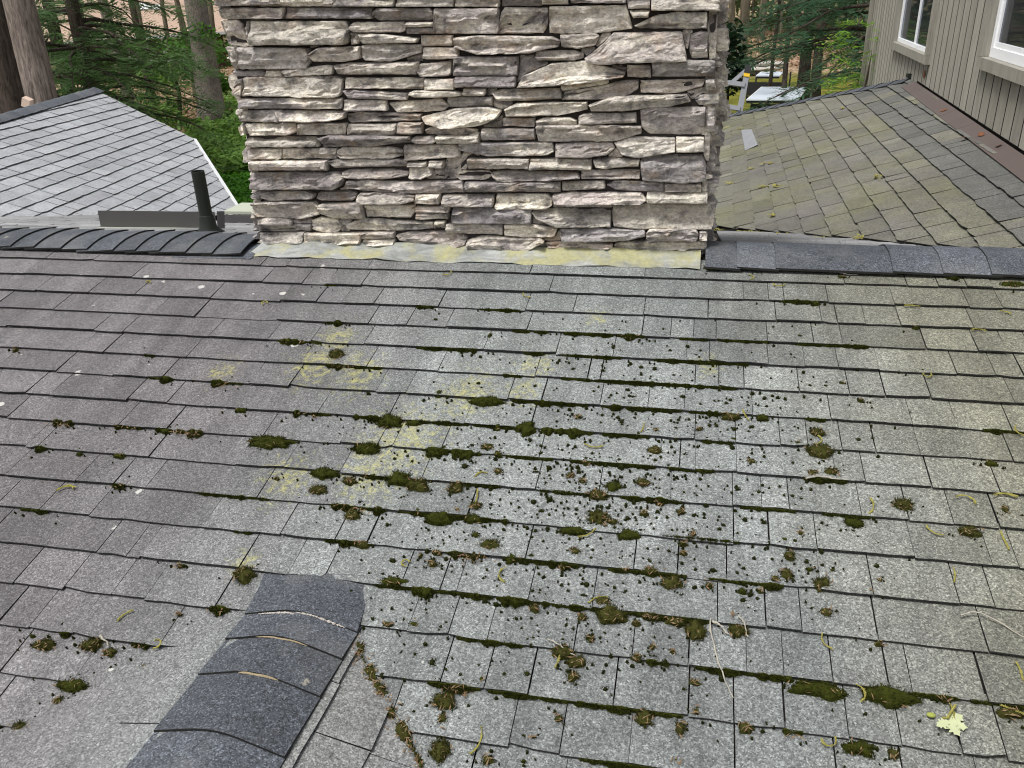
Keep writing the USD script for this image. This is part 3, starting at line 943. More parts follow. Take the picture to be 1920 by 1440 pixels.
FA, FB = (400, 0, 2.88), (880, 0, 2.77)
def lens(x0, y0, x1, y1, a=.3, b=.3, lo=.5):
    """long stone that thins towards its ends; lo = where the point sits between top and bottom"""
    m = y0 + (y1 - y0) * lo
    w = x1 - x0
    h = (y1 - y0) * .22
    return [(x0, m - h), (x0 + w * a, y0), (x1 - w * b, y0), (x1, m - h), (x1, m + h), (x1 - w * b, y1), (x0 + w * a, y1), (x0, m + h)]
S(FA, (12, -25, 352, 35), (358, -20, 650, 36), (654, -20, 978, 36), (990, -20, 1297, 38), (1300, -20, 1540, 40),
  [(15, 48), (60, 40), (378, 42), (372, 104), (30, 104)], (382, 38, 853, 102), lens(857, 42, 1186, 113, .08, .05),
  [(20, 108), (125, 105), (150, 150), (178, 245), (160, 263), (66, 245), (40, 170)], [(158, 116), (183, 112), (186, 200), (170, 190)],
  [(190, 112), (715, 113), (730, 160), (720, 243), (205, 246)], lens(730, 118, 1036, 176, .1, .05), (1036, 119, 1188, 147), (1041, 150, 1194, 184),
  (1192, 44, 1538, 184), [(728, 168), (760, 165), (790, 190), (775, 240), (738, 245)], [(785, 182), (900, 182), (1105, 208), (1090, 232), (800, 238)],
  (1112, 190, 1285, 253),
  [(62, 250), (105, 255), (122, 330), (118, 380), (95, 378)], [(118, 256), (500, 260), (520, 330), (495, 376), (130, 378)], [(510, 300), (570, 255), (788, 250), (790, 318), (700, 338), (530, 335)],
  [(796, 245), (860, 236), (1112, 242), (1120, 285), (960, 335), (810, 330)], (1122, 258, 1318, 322), (1290, 306, 1640, 412),
  (90, 384, 268, 417), (270, 384, 361, 417), [(366, 380), (600, 352), (640, 358), (636, 405), (380, 417)], [(648, 352), (720, 340), (1104, 333), (1090, 405), (665, 405)], [(1100, 345), (1280, 330), (1278, 413), (1110, 418), (1095, 380)],
  [(90, 470), (105, 430), (143, 426), (146, 521), (100, 520)], [(148, 418), (650, 408), (690, 430), (680, 520), (640, 532), (148, 522)], (706, 420, 1130, 484), (1136, 426, 1298, 487),
  [(692, 490), (740, 486), (1045, 505), (1035, 545), (720, 534)], lens(1054, 490, 1336, 528, .1, .2), 
  (130, 532, 690, 590), [(694, 540), (925, 544), (935, 600), (700, 602)], [(938, 560), (990, 552), (1220, 535), (1266, 575), (1235, 605), (980, 612)],
  [(132, 600), (325, 595), (350, 664), (130, 662)], [(332, 598), (710, 603), (708, 640), (600, 660), (360, 660)], [(710, 618), (800, 604), (1118, 618), (1110, 655), (730, 668)],
  [(1127, 630), (1300, 588), (1480, 578), (1552, 600), (1530, 640), (1440, 680), (1240, 700), (1150, 670)],
  [(130, 672), (160, 664), (165, 730), (145, 732)], [(170, 668), (440, 668), (452, 712), (400, 734), (190, 736)], (456, 667, 712, 733), (718, 672, 984, 734), (989, 664, 1126, 725), lens(1136, 690, 1420, 736, .1, .25),
  [(166, 740), (545, 738), (565, 795), (175, 798)], [(570, 745), (620, 730), (1060, 735), (1065, 772), (820, 798), (590, 796)], lens(1066, 738, 1198, 780, .15, .1), (1203, 734, 1432, 777),
  (188, 806, 364, 864), (367, 803, 658, 863), lens(662, 797, 1020, 862, .06, .2), [(1022, 786), (1310, 783), (1330, 850), (1032, 872)],
  (202, 869, 611, 925), [(602, 880), (650, 863), (1042, 862), (1045, 905), (640, 912)], (1044, 879, 1146, 903), (1158, 871, 1240, 909),
  [(192, 936), (680, 932), (706, 960), (690, 1000), (660, 1024), (205, 1022)], lens(690, 918, 1046, 968, .1, .25), [(1052, 910), (1170, 903), (1185, 940), (1120, 972), (1058, 965)],
  [(712, 978), (840, 972), (1000, 985), (1340, 980), (1350, 1045), (1200, 1052), (960, 1055), (720, 1025)],
  [(195, 1060), (245, 1018), (255, 1040), (250, 1075)], [(256, 1035), (480, 1034), (540, 1052), (535, 1075), (300, 1085), (258, 1070)], lens(550, 1035, 766, 1088, .1, .1), lens(775, 1043, 1086, 1104, .05, .25), (1088, 1052, 1219, 1104),
  [(198, 1100), (300, 1088), (540, 1092), (570, 1130), (565, 1165), (460, 1190), (240, 1172), (205, 1150)], [(570, 1105), (800, 1092), (808, 1190), (640, 1185), (572, 1150)], [(810, 1105), (1080, 1110), (1084, 1150), (1060, 1180), (820, 1178)],
  (1086, 1120, 1270, 1150), (1088, 1154, 1264, 1190),
  [(205, 1158), (228, 1156), (236, 1210), (210, 1212)], [(236, 1172), (400, 1185), (420, 1200), (418, 1220), (240, 1215)], [(518, 1195), (560, 1178), (660, 1185), (692, 1225), (660, 1265), (600, 1270), (525, 1245)], [(705, 1215), (800, 1186), (1180, 1205), (1183, 1240), (1000, 1256), (720, 1245)],
  (1190, 1200, 1247, 1250), (206, 1216, 517, 1256), (242, 1259, 484, 1317), (487, 1262, 792, 1322), (796, 1257, 972, 1294), (800, 1297, 974, 1328),
  [(980, 1275), (1060, 1255), (1300, 1255), (1370, 1290), (1355, 1330), (1280, 1352), (1100, 1340), (1000, 1305)])
S(FB, (163, -20, 370, 34), (375, -20, 512, 24), (522, -25, 812, 17), [(818, -20), (937, -20), (936, 45), (820, 48)], [(830, 52), (936, 50), (930, 92), (850, 95)], (943, -20, 1302, 56),
  [(170, 38), (406, 40), (408, 120), (380, 174), (140, 175), (138, 165)], [(414, 32), (815, 25), (845, 150), (640, 178), (412, 175)],
  [(852, 135), (960, 80), (1080, 60), (1237, 62), (1234, 150), (1120, 152), (880, 148)],
  [(-85, 195), (60, 182), (430, 190), (470, 210), (460, 245), (300, 280), (40, 285), (-85, 250)], [(470, 180), (660, 172), (672, 190), (650, 240), (560, 255), (475, 245)],
  [(598, 300), (690, 230), (745, 170), (1105, 163), (1132, 320), (900, 325), (680, 336), (610, 328)], [(1142, 180), (1200, 160), (1240, 166), (1238, 303), (1145, 305)],
  lens(340, 262, 592, 318, .05, .2), [(245, 455), (275, 395), (420, 330), (590, 314), (700, 345), (812, 375), (800, 400), (600, 435), (390, 450)],
  (818, 336, 944, 402), (948, 312, 1278, 401),
  (-78, 398, 238, 454), (-42, 462, 80, 500),
  [(478, 520), (488, 480), (690, 445), (790, 420), (880, 415), (876, 465), (790, 520)], [(120, 480), (160, 465), (470, 462), (478, 515), (300, 528), (140, 530)], [(886, 420), (1225, 412), (1215, 450), (1080, 490), (888, 485)],
  [(1227, 415), (1278, 410), (1280, 470), (1230, 475)], [(1168, 520), (1200, 492), (1300, 485), (1298, 545), (1190, 550)],
  (-120, 505, 115, 562), [(178, 570), (240, 535), (610, 530), (612, 570), (480, 600), (190, 608)], [(620, 545), (740, 500), (1130, 490), (1150, 530), (1020, 560), (800, 580), (630, 580)],
  [(885, 575), (940, 560), (1228, 558), (1222, 706), (930, 704), (890, 660)], (1230, 556, 1279, 688),
  (166, 616, 336, 660), lens(343, 612, 556, 672, .2, .15), [(565, 605), (600, 590), (866, 588), (868, 640), (570, 648)], lens(345, 650, 892, 738, .02, .25, .3),
  [(-5, 700), (48, 690), (48, 740), (-5, 742)], (60, 670, 336, 733),
  [(445, 748), (560, 740), (740, 742), (756, 770), (720, 805), (620, 820), (448, 818)], [(750, 740), (830, 712), (1068, 718), (1070, 790), (870, 824), (790, 805)], (1072, 714, 1221, 793),
  [(-60, 745), (430, 742), (438, 790), (400, 812), (100, 818), (-60, 785)], (-10, 826, 308, 880), (312, 827, 634, 883), [(640, 830), (700, 822), (885, 830), (880, 865), (700, 882), (650, 875)], [(890, 830), (940, 806), (1215, 808), (1232, 860), (1228, 945), (1100, 952), (895, 935)],
  lens(-72, 892, 108, 940, .1, .1), [(110, 900), (150, 892), (560, 897), (577, 925), (400, 945), (140, 946)], (578, 887, 885, 933),
  (-26, 947, 470, 1003), [(476, 950), (700, 942), (704, 985), (480, 995)], [(708, 965), (760, 942), (1010, 952), (1010, 1004), (760, 998)], (1013, 956, 1206, 1000),
  (-140, 1017, 122, 1074), lens(130, 1012, 428, 1090, .03, .1), [(432, 1015), (520, 1003), (890, 1005), (918, 1040), (890, 1060), (440, 1062)], (921, 1003, 1238, 1053),
  (-92, 1080, 322, 1163), [(325, 1100), (400, 1086), (734, 1088), (735, 1180), (450, 1182), (350, 1140)], [(742, 1070), (900, 1062), (1250, 1066), (1272, 1140), (1260, 1196), (900, 1194), (745, 1180)],
  (-125, 1168, 170, 1224), [(178, 1168), (340, 1168), (455, 1190), (440, 1235), (300, 1240), (180, 1225)], [(470, 1190), (620, 1186), (910, 1195), (915, 1225), (800, 1256), (480, 1258)], lens(920, 1190, 1190, 1258, .05, .05), (1195, 1202, 1236, 1252),
  [(-15, 1250), (60, 1232), (370, 1240), (390, 1258), (300, 1308), (100, 1305), (-12, 1285)], [(395, 1262), (480, 1257), (745, 1268), (742, 1300), (500, 1306), (410, 1298)], lens(750, 1258, 1232, 1320, .03, .06))


def stone_mesh(pts2, depth_back, frame, r, relief=1.0, stand=(-.016, .016)):
    """rough split stone: outline in the wall's own plane (a along, b up); frame maps (a, b, out) to the world"""
    P = Polygon(pts2)
    if not P.is_valid:
        P = P.buffer(0)
    P = P.buffer(-.0022, join_style=1).buffer(.0023, join_style=1)
    if P.is_empty:
        return None
    if P.geom_type != 'Polygon':
        P = max(P.geoms, key=lambda g: g.area)
    x0, y0, x1, y1 = P.bounds
    W, H = x1 - x0, y1 - y0
    nx = int(np.clip(W / .014, 7, 34))
    nz = int(np.clip(H / .0075, 6, 14))
    ext = P.exterior
    xs = x0 + W * (.5 - .5 * np.cos(np.linspace(.10, math.pi - .10, nx + 1)) / math.cos(.10))
    xs[0] += .001; xs[-1] -= .001
    lo, hi = np.zeros(nx + 1), np.zeros(nx + 1)
    for i, x in enumerate(xs):
        seg = P.intersection(LineString([(x, y0 - 1), (x, y1 + 1)]))
        b = seg.bounds if not seg.is_empty else (x, (y0 + y1) / 2, x, (y0 + y1) / 2)
        lo[i], hi[i] = b[1], b[3]
    sd = r.integers(1e6)
    off = r.uniform(0, 100, 3)
    jag = (meshkit.fbm(np.stack([xs * 40 + off[0], 0 * xs, 0 * xs], 1), 3, 1) - .5)
    jag2 = (meshkit.fbm(np.stack([xs * 40 + off[1], 0 * xs, 0 * xs], 1), 3, 2) - .5)
    hh = np.maximum(hi - lo, .004)
    hi2 = hi - np.abs(jag) * .13 * np.minimum(hh, .05); lo2 = lo + np.abs(jag2) * .16 * np.minimum(hh, .05)
    t = np.linspace(0, 1, nz + 1)
    t = t + .1 * np.sin(2 * math.pi * t) * -1 * .5
    A = np.repeat(xs[None], nz + 1, 0)
    B = lo2 + (hi2 - lo2) * t[:, None]
    q = np.stack([A * 7 + off[0], B * 30 + off[1], np.full_like(A, off[2])], -1)
    n1 = meshkit.fbm(q, 4, 3) - .5
    n2 = meshkit.fbm(np.stack([A * 16 + off[1], B * 22 + off[2], 0 * A], -1), 3, 9) - .5
    proud = r.uniform(*stand)
    tilt = r.normal(0, .10)
    out = proud + relief * (.034 * n1 + .030 * n2) + tilt * (B - (lo + hi)[None] / 2)
    # split ledges: steps along wandering lines, so that layers stand proud of one another
    for _ in range(r.integers(2, 4) + (H > .05)):
        lv = r.uniform(.15, .85)
        wl = lv + .75 * (meshkit.fbm(np.stack([xs * 8 + r.uniform(0, 99), 0 * xs, 0 * xs], 1), 3, 4) - .5)
        out += np.where(t[:, None] > wl[None], -1, 1) * r.uniform(.0025, .0075) * r.choice([1, 1, -1])
    # crisp broken margin
    ed = np.minimum(np.minimum(A - x0, x1 - A), np.minimum(B - lo2[None], hi2[None] - B))
    out -= .007 * np.clip(1 - ed / .004, 0, 1)
    front = frame(A, B, out).reshape(-1, 3)
    idx = np.arange((nx + 1) * (nz + 1)).reshape(nz + 1, nx + 1)
    ring = np.concatenate([idx[0], idx[1:, -1], idx[-1, -2::-1], idx[-2:0:-1, 0]])
    ra, rb = A.ravel()[ring], B.ravel()[ring]
    backv = frame(ra, rb, np.full(len(ring), -depth_back))
    nf = len(front)
    f = []
    a, b, c, d = idx[:-1, :-1].ravel(), idx[:-1, 1:].ravel(), idx[1:, 1:].ravel(), idx[1:, :-1].ravel()
    f += [np.stack([a, b, c], 1), np.stack([a, c, d], 1)]
    k = np.arange(len(ring)); kn = (k + 1) % len(ring)
    f += [np.stack([ring[k], nf + k, nf + kn], 1), np.stack([ring[k], nf + kn, ring[kn]], 1)]
    m = trimesh.Trimesh(np.vstack([front, backv]), np.vstack(f), process=False)
    return m


front_frame = lambda a, b, o: np.stack([a, CYF - o, b], -1)
srng = np.random.default_rng(21)
for px in STONES:
    H = hit(px, (0, 1, 0), CYF - .005)
    pts = [(h[0], h[2]) for h in H]
    m = stone_mesh(pts, .05, front_frame, srng)
    if m is not None:
        obj(chim, 'stone', m, M['stone'], smooth=24, tone=srng.uniform(0.05, 1))
# chinks between the stones filled with small recessed pieces
face = sbox(CX0 + .02, -.02, CX1 - .02, 1.08)
allp = shapely.union_all([Polygon([(h[0], h[2]) for h in hit(px, (0, 1, 0), CYF - .005)]).buffer(0) for px in STONES])
for g_ in getattr(face.difference(allp.buffer(.004)).buffer(-.005), 'geoms', []):
    if g_.area > .00022:
        x0_, y0_, x1_, y1_ = g_.bounds
        cuts = max(1, int((x1_ - x0_) / .16))
        for c_ in range(cuts):
            part_ = g_.buffer(.008).intersection(sbox(x0_ - .02 + c_ * (x1_ - x0_ + .04) / cuts, y0_ - 1, x0_ - .02 + (c_ + 1) * (x1_ - x0_ + .04) / cuts, y1_ + 1))
            part_ = max(getattr(part_, 'geoms', [part_]), key=lambda q: q.area)
            if part_.is_empty or part_.area < .0004:
                continue
            m = stone_mesh(list(part_.exterior.coords)[:-1], .03, lambda a, b, o: np.stack([a, CYF + .026 - o * .5, b], -1), srng, .8)
            if m is not None:
                obj(chim, 'stone', m, M['stone'], smooth=40, tone=srng.uniform(.05, 1))


# rows above the frame and on the two returns
def stone_rows(a0, a1, b0, b1, frame, r, keep):
    b, left = b0, []
    while b < b1:
        h = r.choice([.03, .045, .06, .09, .12]) * r.uniform(.9, 1.1)
        a = a0 + r.normal(0, .012)
        while a < a1 - .05:
            w = r.choice([.12, .2, .3])
            e = min(a + w, a1 + r.normal(0, .012))
            if a1 - e < .05:
                e = a1 + r.normal(0, .012)
            j = lambda: r.normal(0, .003)
            m = stone_mesh([(a, b + j()), (e, b + j()), (e, b + h + j()), (a, b + h + j())], .05, frame, r, .9, (-.025, .03))
            if m is not None:
                if keep(a, b):
                    obj(chim, 'stone', m, M['stone'], smooth=40, tone=r.uniform(.05, 1))
                else:
                    left.append(m)
            a = e + .002
        b += h + .002
    return left


rt_frame = lambda a, b, o: np.stack([CX1 - .004 + o + (a - .03) * .022, a, b], -1)
lt_frame = lambda a, b, o: np.stack([CX0 + .004 - o, a, b], -1)
hidden = stone_rows(CX0, CX1, 1.085, 1.36, front_frame, srng, lambda a, b: False)
hidden += stone_rows(.035, CYB, -.2, 1.36, rt_frame, np.random.default_rng(5), lambda a, b: a < .3 and b < 1.1)
hidden += stone_rows(.035, CYB, -.2, 1.36, lt_frame, np.random.default_rng(6), lambda a, b: False)
obj(chim, 'outer_stones', cat_(hidden), M['stone'], tone=np.concatenate([np.full(len(m_.vertices), srng.uniform(.05, 1)) for m_ in hidden]), kind='stuff')
obj(chim, 'cap_slab', bx(((CX0 + CX1) / 2, CYB / 2, CTOP + .05), (CX1 - CX0 + .16, CYB + .16, .09)), M['rock'])

vp0 = hit([(393, 439)], BACK_N, BACK_D)[0]
pipe = thing('vent_pipe', 'black plumbing vent pipe with conical boot standing behind the left ridge cap', 'vent pipe')
pb = np.array([vp0[0], vp0[1], vp0[2]])
def lathe(prof, n=24):
    return trimesh.creation.revolve(np.array(prof), sections=n)
m = lathe([(.031, -.05), (.0355, -.05), (.0355, .355), (.030, .355), (.030, .1), (0, .1)]); m.apply_translation(pb)
obj(pipe, 'pipe', m, M['pipe'], smooth=40)
m = lathe([(.0365, .11), (.041, .105), (.049, .04), (.075, .015), (.088, .006), (.088, -.03)]); m.apply_translation(pb)
obj(pipe, 'boot', m, M['pipe'], smooth=40)

# metal diverter behind the ridge
div = holder(house, 'metal_diverter', 'dark metal diverter strip standing on the back slope')
def bz(P): return BACK_D - .22 * P[1]
dA, dB = hit([(190, 429), (407, 434)], BACK_N, BACK_D + .004)
dA[2] = bz(dA); dB[1] = dA[1] + .16; dB = np.array([hit([(407, 434)], (0, 1, 0), dB[1])[0][0], dB[1], 0]); dB[2] = bz(dB)
hA = hit([(190, 395)], (0, 1, 0), dA[1])[0][2] - dA[2]
obj(div, 'upstand', obox(dA, dB, (0, 0, 1), .006, hA), M['metal'])
obj(div, 'foot_flange', obox(dA + [0, -.035, .020], dB + [0, -.035, .020], (0, .22, 1), .06, .004), M['pale_board'])
dC = np.array([hit([(422, 434)], (0, 1, 0), dB[1] + .03)[0][0], dB[1] + .03, 0]); dC[2] = bz(dC)
obj(div, 'end_plate', obox(dB + [0.004, 0, 0], dC, (0, 0, 1), .006, hA * 1.02), M['metal'])
dD = np.array([hit([(422, 420)], (0, 1, 0), 1.75)[0][0], 1.75, 0]); dE = dD + [1.3, 0, 0]
dD[2] = dE[2] = bz(dD) + .005
hD = hit([(440, 403)], (0, 1, 0), 1.75)[0][2] - dD[2]
obj(div, 'rear_upstand', obox(dD, dE, (0, 0, 1), .008, hD), M['metal'])
obj(div, 'rear_board', obox(dD + [0, .14, hD + .004], dE + [0, .14, hD + .004], (0, 0, 1), .27, .02), M['pale_board'])

# ------------------------------------------------------------------ left wing
def wing_plane(al, be, d, sgn):
    cc = np.array([math.sin(al), math.cos(al), 0])
    ss = sgn * np.array([math.cos(al), -math.sin(al), 0]) * math.cos(be) + np.array([0, 0, math.sin(be)])
    n = np.cross(cc, ss)
    n = n * np.sign(n[2])
    return Plane(n * d, cc, -ss)


LWP = wing_plane(-.1383, math.radians(22), -2.2903, -1)
RWP = wing_plane(.0167, .3756, -.5349, 1)


def above_back(pl, off=0.0):
    """half-plane of (u, s) where the wing lies above the back slope"""
    f0 = (pl.O @ BACK_N) - BACK_D - off
    fu, fs = pl.U @ BACK_N, pl.S @ BACK_N
    # f0 + fu u + fs s > 0
    n = np.array([fu, fs]); L = np.linalg.norm(n); n /= L
    c = -f0 / L * n
    t = np.array([-n[1], n[0]])
    return Polygon([c + t * 60, c - t * 60, c - t * 60 + n * 60, c + t * 60 + n * 60])


lw = thing('house_wing', 'left roof wing of pale silver grey shingles with dark ridge cap and white edge', 'house wing')
LUV = LWP.px([(446, 389), (365, 262), (176, 168), (0, 219)])
rd = unit(LUV[3] - LUV[2])
lw_poly = Polygon([LUV[0], LUV[1], LUV[2], LUV[2] + rd * 9, LUV[2] + rd * 9 + [0, 8], LUV[0] + [-1, 6], LUV[0] + [.05, .25]]).intersection(above_back(LWP))
lws = holder(lw, 'roof_slope')
obj(lws, 'roof_deck', slab(lw_poly, LWP, lambda u, s: -0.006 + 0 * u, 0.06), M['deck'])
wclip = lw_poly.buffer(-.004)
s_first = -5.7358                      # first butt line; s runs down the slope
umin, smin, umax, smax = lw_poly.bounds
nL = 0
restL = []
wrng = np.random.default_rng(33)
for k in range(-1, 40):
    sb = s_first + k * E_
    if sb - E_ > smax:
        break
    u = umin - wrng.uniform(0, .2)
    while u < umax:
        w = wrng.choice([.14, .2, .26, .3, .2]) * wrng.uniform(.9, 1.1)
        m = make_tab(LWP, u, u + w, sb, E_, wclip, tilt=(.001, .0125), r=wrng, wob=.004, gap=.0055)
        if m is not None:
            c = LWP.P(u + w / 2, sb)
            q = (c - EYE) @ AX
            ix, iy = 960 + FPX * q[0] / q[2], 720 + FPX * q[1] / q[2]
            if -40 < ix < 470 and 140 < iy < 430 and nL < 298:
                obj(lws, 'shingle', m, M['left_wing'], tone=wrng.normal(1, .065)); nL += 1
            else:
                restL.append(m)
        u += w
obj(lws, 'outer_shingles', cat_(restL), M['left_wing'], tone=tones(restL, .06), kind='stuff')
# far side of the wing's ridge, rake and eave edges, cap
LR0, LR1 = LWP.P(*LUV[2]), LWP.P(*(LUV[2] + rd * 9))
ld = unit(LR1 - LR0)
far = unit(np.cross(ld, [0, 0, 1.0])); far = far if far @ LWP.S < 0 else -far
far = unit(far + np.array([0, 0, -.4]))
near = unit(LWP.S - ld * (LWP.S @ ld))
FQ = Plane(LR0, ld, far)
obj(lw, 'far_slope', slab(sbox(0, 0, 9, 3), FQ, lambda u, s: -.01 + 0 * u, .03), M['left_wing'], tone=.9)
lcap = holder(lw, 'ridge_cap')
x = 0.0
while x < 5.5:
    obj(lcap, 'cap_shingle', cap_piece(LR0, ld, near, far, x - .01, x + .21, .135, .024, .016, .008, edge=-.004), M['cap'], smooth=35, tone=wrng.normal(1.25, .1))
    x += .19
C0, C1 = LWP.P(*LUV[1]), LWP.P(*LUV[0])
ce = unit(C1 - C0)
obj(lw, 'drip_edge', obox(C0 - LWP.N * .035, C1 + ce * .1 - LWP.N * .035, LWP.N, .035, .050), M['drip'])
C2 = LWP.P(*LUV[2])
obj(lw, 'rake_edge', obox(C2 - LWP.N * .05, C0 - LWP.N * .05, LWP.N, .02, .052), M['drip'])
wc = (C0 + C2) / 2 + np.array([-2.2, -.2, 0])
obj(lw, 'wall', bx((wc[0] - .6, wc[1] - 1.6, (GROUND - 1.3) / 2), (3.2, 3.0, abs(GROUND) - 1.3)), M['siding'], tone=.9)

# ------------------------------------------------------------------ right wing with upper storey
rw = thing('house_wing', 'right roof wing of olive grey algae streaked shingles below the sided upper storey', 'house wing')
RH = hit([(1350, 221), (1708, 150)], RWP.N, RWP.O @ RWP.N)
RB = hit([(1717, 157), (1920, 296)], RWP.N, RWP.O @ RWP.N)
RHu = RWP.uv(RH); RBu = RWP.uv(RB)
wd = unit(RBu[1] - RBu[0])
hd = unit(RHu[0] - RHu[1])
rw_poly = Polygon([RHu[1], RBu[0], RBu[1], RBu[1] + wd * 2.5, RBu[1] + wd * 2.5 + [0, 6], RHu[0] + hd * 1.2 + [-6, 0], RHu[0] + hd * 1.2]).intersection(above_back(RWP, .012)).intersection(sbox(.16, -50, 60, 50))
rws = holder(rw, 'roof_slope')
obj(rws, 'roof_deck', slab(rw_poly, RWP, lambda u, s: -0.006 + 0 * u, 0.05), M['deck'])
rclip = rw_poly.buffer(-.003)
umin, smin, umax, smax = rw_poly.bounds
R0 = -.0391
nR, restR = 0, []
for k in range(-3, 30):
    sb = R0 - (19 - k) * E_ + 5 * E_
    u = umin - wrng.uniform(0, .2)
    while u < umax:
        w = wrng.choice([.13, .22, .28, .34, .38]) * wrng.uniform(.9, 1.1)
        m = make_tab(RWP, u, u + w, sb, E_, rclip, tilt=(.001, .0185), r=wrng, wob=.004, gap=.0045)
        if m is not None:
            c = RWP.P(u + w / 2, sb)
            q = (c - EYE) @ AX
            ix, iy = 960 + FPX * q[0] / q[2], 720 + FPX * q[1] / q[2]
            near_wall = RBu[0][1] + .50 > sb
            mt = M['new_shingle'] if near_wall and wrng.random() < .85 else M['right_wing']
            if 1315 < ix < 1990 and 130 < iy < 490 and nR < 298:
                obj(rws, 'shingle', m, mt, tone=wrng.normal(1, .075) * (1.0 if ix > 1480 else .92)); nR += 1
            else:
                restR.append(m)
        u += w
obj(rws, 'outer_shingles', cat_(restR), M['right_wing'], tone=tones(restR, .11), kind='stuff')
pu = RWP.px([(1391, 247), (1410, 245), (1422, 275), (1398, 286)])
obj(rws, 'replacement_shingle', slab(Polygon(pu), RWP, lambda u, s: .02 + 0 * u, .006), M['left_wing'], tone=.72, label='single pale grey replacement shingle near the chimney')
# hip cap and the slope beyond it
H0, H1 = RH[1], RWP.P(*(RHu[0] + hd * 1.2))
hdv = unit(H1 - H0)
nearS = unit(RWP.S - hdv * (RWP.S @ hdv)); nearS = nearS if nearS[1] < 0 else -nearS
farS = unit(np.array([-nearS[0] * .3 + .1, 1.0, -.25])); farS = unit(farS - hdv * (farS @ hdv))
FH = Plane(H0, hdv, farS)
obj(rw, 'far_slope', slab(sbox(0, 0, np.linalg.norm(H1 - H0), 2.2), FH, lambda u, s: -.01 + 0 * u, .03), M['right_wing'], tone=.9)
rcap = holder(rw, 'hip_cap')
x, L = 0.0, np.linalg.norm(H1 - H0)
while x < L:
    obj(rcap, 'cap_shingle', cap_piece(H0, hdv, nearS, farS, x - .01, x + .22, .13, .024, .016, .008, edge=-.006), M['cap'], smooth=35, tone=wrng.normal(1.1, .1))
    x += .2

# wall frame: a runs along the wall towards the viewer's left-back (y up), b is height, o is outwards (-x)
WA, WB = np.array([RB[0][0], RB[0][1]]), np.array([RB[1][0], RB[1][1]])
wdir = unit(np.append(WA - WB, 0.0))                 # pointing away from the viewer
wout = np.array([-wdir[1], wdir[0], 0.0])
if wout[0] > 0:
    wout = -wout
W0 = np.array([WB[0], WB[1], 0.0]) - wdir * WB[1]      # a = y nearly


def wp(a, b, o=0.0):
    return W0 + wdir * a + np.array([0, 0, b]) + wout * o


def wbox(a0, a1, b0, b1, o0, o1):
    v = np.array([wp(a, b, o) for a in (a0, a1) for b in (b0, b1) for o in (o0, o1)])
    m = trimesh.convex.convex_hull(v)
    return m


def wa(x, y):     # photo pixel -> (a, b) on the wall
    P = hit([(x, y)], wout, W0 @ wout)[0]
    return (P - W0) @ wdir, P[2]


WALL_A0, WALL_A1, WALL_TOP = .45, wa(1627, 80)[0], 3.0
up = thing('upper_storey', 'upper storey wall of grey beige vertical board siding with two white framed windows', 'building')
w1l, w1r, w1b = wa(1682, 70)[0], wa(1743, 104)[0], .455
w2l, w2r, w2b = wa(1853, 100)[0], 1.05, .585
w1m = wa(1711, 84)[0]
openings = [(w1r, w1l, w1b, 2.0), (w2r, w2l, w2b, 2.0)]
# backing walls
segs = [(WALL_A0, w2r, -2.6, WALL_TOP), (w2r, w2l, -2.6, w2b), (w2r, w2l, 2.0, WALL_TOP), (w2l, w1r, -2.6, WALL_TOP), (w1r, w1l, -2.6, w1b), (w1r, w1l, 2.0, WALL_TOP), (w1l, WALL_A1, -2.6, WALL_TOP)]
obj(up, 'backing_wall', cat_([wbox(a, b, c, d, -.12, -.03) for a, b, c, d in segs]), M['wall_dark'])
BW = .203
a = WALL_A0
def base_z(a):
    P = wp(a, 0)
    u = RWP.uv(P)[0]
    n = RWP.N
    z = ((RWP.O @ n) - n[0] * P[0] - n[1] * P[1]) / n[2]
    return z
while a < WALL_A1 - .02:
    b = min(a + BW, WALL_A1)
    a_, b_ = a + .010, b - .010
    zb = min(base_z(a), base_z(b)) + .035 if b < RB[0][1] + .1 else -2.4
    parts = []
    spans = [(zb, WALL_TOP)]
    cuts = [o for o in openings if o[0] - .10 < (a + b) / 2 < o[1] + .10]
    tn = rng.normal(1, .06)
    if cuts:
        spans = [(zb, cuts[0][2] - .07), (2.08, WALL_TOP)]
    for z0, z1 in spans:
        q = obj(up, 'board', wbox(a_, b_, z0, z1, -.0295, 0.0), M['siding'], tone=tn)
        UsdGeom.PrimvarsAPI(stage.GetPrimAtPath(q)).CreatePrimvar('groove', Sdf.ValueTypeNames.FloatArray, 'vertex').Set(Vt.FloatArray.FromNumpy(np.ones(len(UsdGeom.Mesh(stage.GetPrimAtPath(q)).GetPointsAttr().Get()), np.float32)))  # turns on the painted groove shadow for this board
    a = b
obj(up, 'corner_trim', cat_([wbox(WALL_A1 + .002, WALL_A1 + .10, -2.4, WALL_TOP, -.1, .02)]), M['drip'], label='pale corner board with downspout at the far end')
obj(up, 'downspout', cat_([wbox(WALL_A1 - .16, WALL_A1 - .09, -2.3, WALL_TOP, .004, .05)]), M['siding'], tone=.85)


